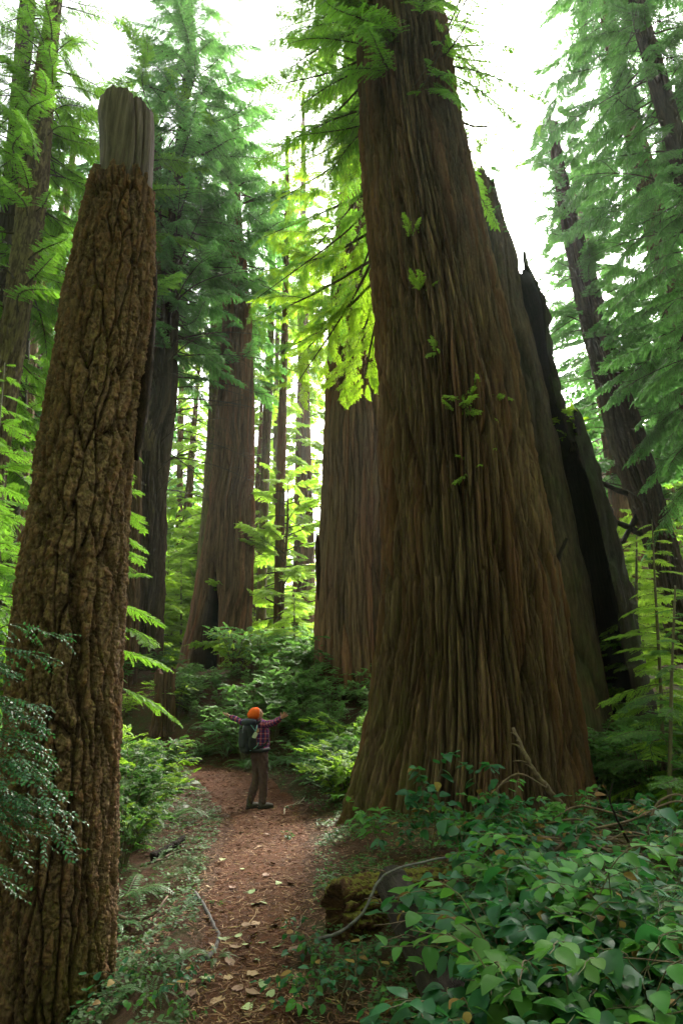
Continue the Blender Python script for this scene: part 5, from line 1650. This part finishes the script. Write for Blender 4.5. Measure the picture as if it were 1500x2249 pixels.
# the evergreen huckleberry reaching in front of the fir snag from the left edge
def reach_bush(name, label, base, sprays, mat, seed, ls=.030):
    g = np.random.default_rng(seed)
    base = np.asarray(base, float)
    t = thing(name, label, 'shrub', base)
    A = Acc()
    for tip, mid in sprays:
        P = curve_pts([np.zeros(3), np.asarray(mid) - base, np.asarray(tip) - base], 22)
        V, F = tube(P, .008 * (1 - .8 * np.linspace(0, 1, 22)), 5, False); A.add(V, F, 1, .4)
        for k in range(19):
            s = .42 + .58 * (k + .5) / 19
            q = min(int(s * 21), 20); p = P[q] + (P[q + 1] - P[q]) * (s * 21 - q)
            d = P[q + 1] - P[q]
            az = math.atan2(d[1], d[0]) + (1 if k % 2 else -1) * g.uniform(.3, 1.0)
            l = g.uniform(.12, .26) * (1.25 - .5 * s)
            Rm = rotz(az) @ roty(g.uniform(.0, .6)) @ rotx(g.normal(0, .35))
            tv, tf = tube(np.array([[0, 0, 0], [l, 0, -.12 * l]]), [.003, .001], 3, False); A.add(tv @ Rm.T + p, tf, 1, .4)
            nl = int(l / .016)
            for e in range(nl):
                u = (e + .7) / nl
                lv, lfc = broad_leaf(ls * g.uniform(.7, 1.1), ls * .48, .2, .15, g)
                Rl = rotz((1 if e % 2 else -1) * g.uniform(.7, 1.1)) @ roty(g.uniform(-.1, .35)) @ rotx(g.normal(0, .25))
                A.add((lv @ Rl.T + np.array([u * l, 0, -.12 * l * u * u])) @ Rm.T + p, lfc, 0, float(np.clip(g.normal(.5, .25), 0, 1)))
    link('foliage', A.mesh('huckleberry_foliage', [M[mat], M['stem']], (0,)), t)


bx, by = -2.75, 4.0
reach_bush('huckleberry_bush', 'glossy evergreen huckleberry bush spreading from the left edge across the snag', (bx, by, float(hz(bx, by))),
           [(at(150, 1392, 4.2), at(-60, 1450, 4.0)), (at(105, 1440, 4.15), at(-70, 1500, 4.0)), (at(95, 1545, 4.1), at(-80, 1600, 4.0)), (at(60, 1620, 4.1), at(-90, 1680, 4.0)), (at(85, 1590, 4.2), at(-90, 1600, 4.1)),
            (at(145, 1800, 4.05), at(-30, 1700, 4.0)), (at(130, 1740, 4.1), at(-40, 1690, 4.0)), (at(75, 1700, 4.1), at(-60, 1720, 4.0)), (at(100, 1850, 4.0), at(-40, 1780, 4.0)), (at(40, 1880, 4.0), at(-80, 1820, 3.9)), (at(25, 1960, 4.0), at(-90, 1900, 3.9)),
            (at(150, 1870, 4.1), at(10, 1770, 4.05)), (at(20, 1480, 4.1), at(-90, 1520, 4.0)), (at(60, 1780, 4.1), at(-70, 1760, 4.0)), (at(110, 1660, 4.15), at(-60, 1650, 4.0)), (at(60, 1830, 4.05), at(-60, 1800, 3.95)), (at(30, 1560, 4.05), at(-80, 1580, 4.0))], 'glossy', 7)
# ------------------------------------------------------------------ the hiker
def ellipsoid(c, r, Rm=np.eye(3), nu=20, nv=12, e=1.0):
    u = np.linspace(0, 2 * np.pi, nu, endpoint=False); v = np.linspace(-np.pi / 2, np.pi / 2, nv)
    U, Vv = np.meshgrid(u, v)
    pw = lambda q: np.sign(q) * np.abs(q) ** e
    P = np.stack([pw(np.cos(Vv)) * pw(np.cos(U)) * r[0], pw(np.cos(Vv)) * pw(np.sin(U)) * r[1], pw(np.sin(Vv)) * r[2]], -1).reshape(-1, 3)
    i = np.arange(nv - 1)[:, None] * nu; j = np.arange(nu)[None, :]; k = (j + 1) % nu
    F = np.stack([i + j, i + k, i + nu + k, i + nu + j], -1).reshape(-1, 4)
    return P @ np.asarray(Rm).T + np.asarray(c), F


def capsule(P, r, n=14):
    """tapered limb through points P with radii r, rounded at both ends"""
    P = np.asarray(P, float); r = np.asarray(r, float)
    C = curve_pts(P, n) if len(P) > 2 else np.linspace(P[0], P[1], n)
    rr = np.interp(np.linspace(0, len(P) - 1, n), np.arange(len(P)), r)
    d0 = C[0] - C[1]; d0 /= np.linalg.norm(d0); d1 = C[-1] - C[-2]; d1 /= np.linalg.norm(d1)
    C = np.vstack([C[0] + d0 * rr[0] * .9, C[0] + d0 * rr[0] * .6, C, C[-1] + d1 * rr[-1] * .6, C[-1] + d1 * rr[-1] * .9])
    rr = np.concatenate([[rr[0] * .3, rr[0] * .8], rr, [rr[-1] * .8, rr[-1] * .3]])
    return tube(C, rr, 12, True)


def fuse(name, pieces, voxel, mat, smooth_it=6, fold=None, keep=None):
    """union of pieces as one continuous surface"""
    A = Acc()
    for V, F in pieces: A.add(V, F)
    V, F, _, _ = A.arr()
    me = bpy.data.meshes.new('tmp'); me.from_pydata(V.tolist(), [], [list(dict.fromkeys(f)) for f in F.tolist()]); me.update()
    o = bpy.data.objects.new('tmp', me); COL.objects.link(o)
    md = o.modifiers.new('r', 'REMESH'); md.mode = 'VOXEL'; md.voxel_size = voxel
    ms = o.modifiers.new('s', 'SMOOTH'); ms.factor = .5; ms.iterations = smooth_it
    dg = bpy.context.evaluated_depsgraph_get()
    m2 = bpy.data.meshes.new_from_object(o.evaluated_get(dg))
    bpy.data.objects.remove(o); bpy.data.meshes.remove(me)
    n = len(m2.vertices); co = np.empty(n * 3, np.float32); m2.vertices.foreach_get('co', co); co = co.reshape(-1, 3)
    if fold is not None:
        nr = np.empty(n * 3, np.float32); m2.vertices.foreach_get('normal', nr); nr = nr.reshape(-1, 3)
        co = co + nr * fold(co)[:, None]
        m2.vertices.foreach_set('co', co.ravel())
    m2.polygons.foreach_set('use_smooth', np.ones(len(m2.polygons), bool))
    m2.name = name
    m2.materials.clear(); m2.materials.append(mat)
    m2.update()
    return m2, co


PF_ = at(566, 1768, 12.25)
PB = np.array([PF_[0], 12.25, float(hz(PF_[0], 12.25)) + .028])
FA = R(38)
fv = np.array([math.cos(FA), math.sin(FA), 0]); lv_ = np.array([-math.sin(FA), math.cos(FA), 0]); zv = np.array([0, 0, 1.])
def B(a, b, z): return fv * a + lv_ * b + zv * z


hik = thing('person', 'hiker in orange beanie and red plaid shirt, arms spread, gazing up at the trees', 'person', PB)
M['skin'] = plain_mat('skin', (.40, .20, .135), (.47, .25, .175), 30, .55, .4, .1)
M['trouser'] = plain_mat('brown_trousers', (.062, .033, .033), (.096, .053, .053), 18, .9, .2, .4)
M['beanie'] = plain_mat('orange_knit', (.62, .085, .012), (.80, .14, .02), 60, .9, .15, .6)
M['boot'] = plain_mat('boot_leather', (.045, .037, .033), (.085, .070, .060), 25, .7, .3, .3)
M['sole'] = plain_mat('boot_sole', (.015, .014, .014), (.03, .028, .027), 25, .8, .3, .3)
M['pack'] = plain_mat('black_pack_fabric', (.004, .005, .008), (.011, .013, .019), 22, .75, .35, .4)
M['packlid'] = plain_mat('navy_pack_fabric', (.010, .014, .026), (.020, .027, .045), 22, .7, .35, .4)
M['strap'] = plain_mat('grey_strap', (.10, .13, .16), (.17, .20, .23), 22, .7, .3, .2)
M['teal'] = plain_mat('teal_cord', (.10, .22, .26), (.18, .33, .36), 22, .7, .3, .2)
M['paleflap'] = plain_mat('pale_flap', (.38, .42, .30), (.48, .50, .40), 22, .8, .3, .2)

# skeleton
SHL, SHR = B(-.01, .185, 1.425), B(-.01, -.185, 1.425)
DL = np.array([-.95, .22, .25]); DL /= np.linalg.norm(DL)
DR = np.array([.62, -.74, .20]); DR /= np.linalg.norm(DR)
ELL = SHL + DL * .27 + zv * -.025; WRL = SHL + DL * .52 + zv * .01
ELR = SHR + DR * .27 + zv * -.025; WRR = SHR + DR * .52 + zv * .015
TB = R(52)
face = fv * math.cos(TB) + zv * math.sin(TB); up = -fv * math.sin(TB) + zv * math.cos(TB)
HR = np.stack([face, lv_, up], 1)
HC = B(-.085, 0, 1.615)
H = lambda a, b, c: HC + HR @ np.array([a, b, c])
pcs = [ellipsoid(H(-.008, 0, .02), (.098, .077, .095), HR), ellipsoid(H(.028, 0, -.05), (.062, .058, .070), HR), ellipsoid(H(.066, 0, -.093), (.022, .026, .020), HR),
       capsule([H(.085, 0, .022), H(.104, 0, -.022), H(.088, 0, -.034)], [.010, .013, .010], 8), ellipsoid(H(.078, 0, .034), (.018, .055, .012), HR),
       ellipsoid(H(.080, 0, -.058), (.013, .026, .007), HR), ellipsoid(H(.079, 0, -.070), (.013, .022, .007), HR),
       ellipsoid(H(.058, .042, -.02), (.026, .024, .026), HR), ellipsoid(H(.058, -.042, -.02), (.026, .024, .026), HR)]
for s in (-1, 1):
    pcs += [ellipsoid(H(-.004, s * .080, -.012), (.018, .010, .032), HR), ellipsoid(H(.076, s * .031, .012), (.012, .014, .010), HR)]
pcs.append(capsule([B(-.02, 0, 1.42), B(-.045, 0, 1.50), H(-.01, 0, -.05)], [.068, .060, .058], 10))
pcs += [capsule([B(0, 0, .95), B(.02, 0, 1.08), B(0, 0, 1.28), B(-.01, 0, 1.40)], [.135, .125, .150, .11]), capsule([SHL, B(-.01, 0, 1.41), SHR], [.062, .085, .062])]
for s, hp in ((1, .085), (-1, -.085)):
    ft = -.10 if s > 0 else .05
    pcs.append(capsule([B(.0, hp, .93), B(.03 + ft * .3, hp, .50), B(ft, hp, .09)], [.090, .056, .038]))
    pcs.append(capsule([B(ft - .02, hp, .05), B(ft + .15, hp, .035)], [.036, .03]))
pcs += [capsule([SHL, ELL, WRL], [.052, .042, .028]), capsule([SHR, ELR, WRR], [.052, .042, .028])]


def hand(W, D, palm_n, thumb_side, sd):
    """palm and five fingers leaving wrist W along D; palm faces palm_n"""
    D = D / np.linalg.norm(D); n = palm_n - D * np.dot(palm_n, D); n /= np.linalg.norm(n)
    t = np.cross(n, D) * thumb_side
    out = [capsule([W, W + D * .03], [.027, .028], 6),
           ellipsoid(W + D * .060, (.050, .043, .016), np.stack([D, t, n], 1), 16, 10)]
    for q, (o, L, spl) in enumerate([(.030, .072, .26), (.010, .082, .07), (-.011, .077, -.10), (-.031, .060, -.30)]):
        b = W + D * .092 + t * o
        d = D * math.cos(spl) + t * math.sin(spl)
        c = [.10, .16, .22, .30][q]
        out.append(capsule([b, b + d * L * .5 + n * L * c * .12, b + d * L + n * L * c * .6], [.0098, .0088, .0072], 9))
    b = W + D * .035 + t * .030
    d = D * .62 + t * .75 + n * .22
    out.append(capsule([b, b + d * .034, b + d * .062 + D * .008], [.0125, .0110, .0085], 9))
    return out


pcs += hand(WRL, DL + zv * .10, zv * .8 + fv * .6, 1, 1)
pcs += hand(WRR, DR + zv * .25, zv * .8 + fv * .6, -1, -1)
me, _ = fuse('person_body', pcs, .0065, M['skin'], 3)
link('body', me, hik)

# shirt
sh = [capsule([B(.0, 0, .93), B(.03, 0, 1.05), B(.01, 0, 1.27), B(-.01, 0, 1.41)], [.155, .150, .168, .120], 18), capsule([SHL, B(-.01, 0, 1.425), SHR], [.076, .10, .076]),
      ellipsoid(B(.01, 0, 1.22), (.145, .185, .26), np.stack([fv, lv_, zv], 1)), ellipsoid(B(.01, 0, .98), (.150, .178, .11), np.stack([fv, lv_, zv], 1)),
      capsule([SHL, ELL, WRL - DL * .015], [.073, .060, .043], 18), capsule([SHR, ELR, WRR - DR * .015], [.073, .060, .043], 18), capsule([B(-.02, 0, 1.43), B(-.04, 0, 1.505)], [.085, .072], 6)]
wr = lambda co: (vnoise(co[:, 0] * 14, co[:, 1] * 14, co[:, 2] * 9, 3) - .5) * .022 + (vnoise(co[:, 0] * 34, co[:, 1] * 34, co[:, 2] * 22, 4) - .5) * .008
me, co = fuse('shirt', sh, .009, None, 4, wr)
rel = co.astype(float)
al = (rel - SHL) @ DL; ar = (rel - SHR) @ DR
u = np.arctan2(rel @ lv_, rel @ fv) * .17; v = rel[:, 2].copy()
for S, D, a in ((SHL, DL, al), (SHR, DR, ar)):
    m_ = a > .03
    q = rel - S - a[:, None] * D
    e1 = np.cross(D, zv); e1 /= np.linalg.norm(e1); e2 = np.cross(D, e1)
    u = np.where(m_, a + .02, u); v = np.where(m_, np.arctan2(q @ e1, q @ e2) * .055, v)
for nm, arr_ in (('pu', u), ('pv', v)):
    a_ = me.attributes.new(nm, 'FLOAT', 'POINT'); a_.data.foreach_set('value', arr_.astype(np.float32))
pm, pnt, pout = new_mat('plaid_flannel')
def stripes(nt, src, per, a, b):
    f = math_node(nt, 'FRACT', math_node(nt, 'MULTIPLY', math_node(nt, 'ADD', src, 5.0), 1 / per))
    return math_node(nt, 'MULTIPLY', math_node(nt, 'GREATER_THAN', f, a), math_node(nt, 'LESS_THAN', f, b))
cu, cv_ = attr(pnt, 'pu'), attr(pnt, 'pv')
col = mixc(pnt, math_node(pnt, 'MULTIPLY', stripes(pnt, cu, .085, .0, .45), .85), (.27, .010, .048), (.018, .022, .11))
col = mixc(pnt, math_node(pnt, 'MULTIPLY', stripes(pnt, cv_, .085, .0, .45), .55), col, (.018, .022, .11))
col = mixc(pnt, math_node(pnt, 'MULTIPLY', stripes(pnt, cu, .085, .68, .78), .28), col, (.55, .52, .62))
col = mixc(pnt, math_node(pnt, 'MULTIPLY', stripes(pnt, cv_, .085, .68, .78), .28), col, (.55, .52, .62))
pp = pnt.nodes.new('ShaderNodeBsdfPrincipled'); pnt.links.new(col, pp.inputs['Base Color']); pp.inputs['Roughness'].default_value = .9; pp.inputs['Specular IOR Level'].default_value = .15
pnt.links.new(pp.outputs[0], pout.inputs[0])
me.materials.clear(); me.materials.append(pm)
link('shirt', me, hik)

# trousers
tr = [capsule([B(.0, 0, .99), B(.0, 0, .90)], [.150, .148], 8), ellipsoid(B(-.02, 0, .90), (.145, .168, .13), np.stack([fv, lv_, zv], 1))]
for hp in (.088, -.088):
    ft = -.10 if hp > 0 else .05
    tr.append(capsule([B(0, hp, .90), B(.035 + ft * .3, hp, .52), B(ft + .0, hp, .13)], [.112, .082, .070], 20))
wr2 = lambda co: (vnoise(co[:, 0] * 12, co[:, 1] * 12, co[:, 2] * 14 + co[:, 0] * 20, 5) - .5) * .026 + (vnoise(co[:, 0] * 26, co[:, 1] * 26, co[:, 2] * 34, 6) - .5) * .010
me, _ = fuse('trousers', tr, .009, M['trouser'], 4, wr2)
link('trousers', me, hik)
for hp in (.088, -.088):
    ft = -.10 if hp > 0 else .05
    bp = [capsule([B(ft - .02, hp, .15), B(ft - .02, hp, .06)], [.052, .050], 8), capsule([B(ft - .035, hp, .048), B(ft + .08, hp * 1.05, .052), B(ft + .18, hp * 1.12, .040)], [.047, .050, .040], 12)]
    me, co = fuse('boot', bp, .007, M['boot'], 3, lambda co: (vnoise(co[:, 0] * 40, co[:, 1] * 40, co[:, 2] * 40, 7) - .5) * .006)
    co = np.array(co); co[:, 2] = np.maximum(co[:, 2], .004); me.vertices.foreach_set('co', co.astype(np.float32).ravel()); me.update()
    b = link('boot', me, hik)
    sV, sF = tube([B(ft - .088, hp, .011), B(ft - .05, hp, .011), B(ft + .06, hp * 1.04, .011), B(ft + .17, hp * 1.1, .011), B(ft + .225, hp * 1.13, .013)], [.030, .046, .050, .046, .018], 12, True)
    sV[:, 2] = .011 + (sV[:, 2] - .011) * .28
    link('sole', np_mesh('sole', sV, sF, M['sole'], None, True), b)

# beanie: a slouching knit cap with a folded brim
ax_ = up * .80 - face * .60; ax_ /= np.linalg.norm(ax_)
e1 = np.cross(lv_, ax_); e1 /= np.linalg.norm(e1)
hc0 = H(-.002, 0, .018)
prof = [(-.018, .100), (-.010, .106), (.012, .108), (.026, .104), (.030, .101), (.05, .104), (.075, .100), (.10, .090), (.130, .068), (.150, .040), (.156, .004)]
th = np.linspace(0, 2 * np.pi, 48, endpoint=False)
V = []
for hh_, r_ in prof:
    rr_ = r_ * (1 + .012 * np.cos(th * 24)) * (1 + .05 * np.sin(th * 2 + 1) * (hh_ > .05))
    V.append(hc0 + hh_ * ax_ - face * (1.6 * max(0, hh_ - .02) ** 2 + .15 * max(0, hh_ - .05)) + np.cos(th)[:, None] * e1 * rr_[:, None] * 1.0 + np.sin(th)[:, None] * lv_ * rr_[:, None] * .86)
V = np.concatenate(V); n = 48
i = np.arange(len(prof) - 1)[:, None] * n; j = np.arange(n)[None, :]; k2 = (j + 1) % n
F = np.stack([i + j, i + k2, i + n + k2, i + n + j], -1).reshape(-1, 4)
link('beanie', np_mesh('beanie', V, F, M['beanie'], None, True), hik)

# backpack, worn on the back
BO = B(-.245, .0, 1.22)
bpk = thing('backpack', 'large black hiking backpack with navy lid worn by the hiker', 'backpack', PB + BO)
RB = np.stack([fv, lv_, zv], 1)
def K(a, b, z): return RB @ np.array([a, b, z])
me, _ = fuse('pack_body', [ellipsoid(K(0, 0, -.03), (.105, .150, .265), RB, 28, 18, .62), ellipsoid(K(-.03, 0, -.16), (.100, .145, .14), RB, 28, 18, .65)], .010, M['pack'], 5, lambda co: (vnoise(co[:, 0] * 13, co[:, 1] * 13, co[:, 2] * 13, 11) - .5) * .022)
link('bag', me, bpk)
me, _ = fuse('pack_lid', [ellipsoid(K(-.01, 0, .245), (.118, .145, .068), RB, 28, 14, .7)], .010, M['packlid'], 4, lambda co: (vnoise(co[:, 0] * 16, co[:, 1] * 16, co[:, 2] * 16, 12) - .5) * .02)
link('lid', me, bpk)
me, _ = fuse('pack_pocket', [ellipsoid(K(-.115, 0, -.04), (.050, .115, .17), RB, 24, 14, .6)], .009, M['pack'], 4)
link('front_pocket', me, bpk)
me, _ = fuse('pack_side', [ellipsoid(K(-.01, -.165, -.12), (.075, .035, .12), RB, 20, 12, .6)], .008, M['pack'], 4)
sp_ = link('side_pocket', me, bpk)
V, F = ellipsoid(K(.02, -.188, .02), (.040, .012, .060), RB @ rotx(.1) @ roty(.5), 16, 10, .5)
link('flap', np_mesh('flap', V, F, M['paleflap'], None, True), bpk)
for s in (1, -1):
    P = curve_pts([K(.08, s * .10, .20), K(.16, s * .115, .265), K(.28, s * .12, .225), K(.345, s * .12, .10), K(.33, s * .14, -.06), K(.22, s * .17, -.16), K(.09, s * .15, -.20)], 30)
    V, F = tube(P, .019, 8, True)
    link('strap', np_mesh('strap', V, F, M['pack'], None, True), bpk)
P = curve_pts([K(.0, -.17, -.24), K(.18, -.20, -.24), K(.36, -.12, -.23), K(.40, 0, -.23), K(.36, .12, -.23), K(.18, .20, -.24), K(.0, .17, -.24)], 30)
V, F = tube(P, .024, 8, True); V[:, 2] = -.24 + (V[:, 2] + .24) * 1.5
link('hip_belt', np_mesh('hip_belt', V, F, M['pack'], None, True), bpk)
for i_, pts in enumerate([[K(-.06, -.165, .20), K(.03, -.186, .10), K(.06, -.18, .16)], [K(.07, -.17, .20), K(.02, -.19, .06)], [K(-.06, -.17, -.24), K(.05, -.205, -.17), K(.10, -.19, -.10)], [K(-.155, .05, .20), K(-.17, .06, .06)], [K(-.155, -.06, .20), K(-.17, -.07, .06)]]):
    P = curve_pts(pts, 10) if len(pts) > 2 else np.array(pts)
    V, F = tube(P, .007, 6, True)
    link('cord', np_mesh('cord', V, F, M['teal'] if i_ < 3 else M['strap'], None, True), bpk)
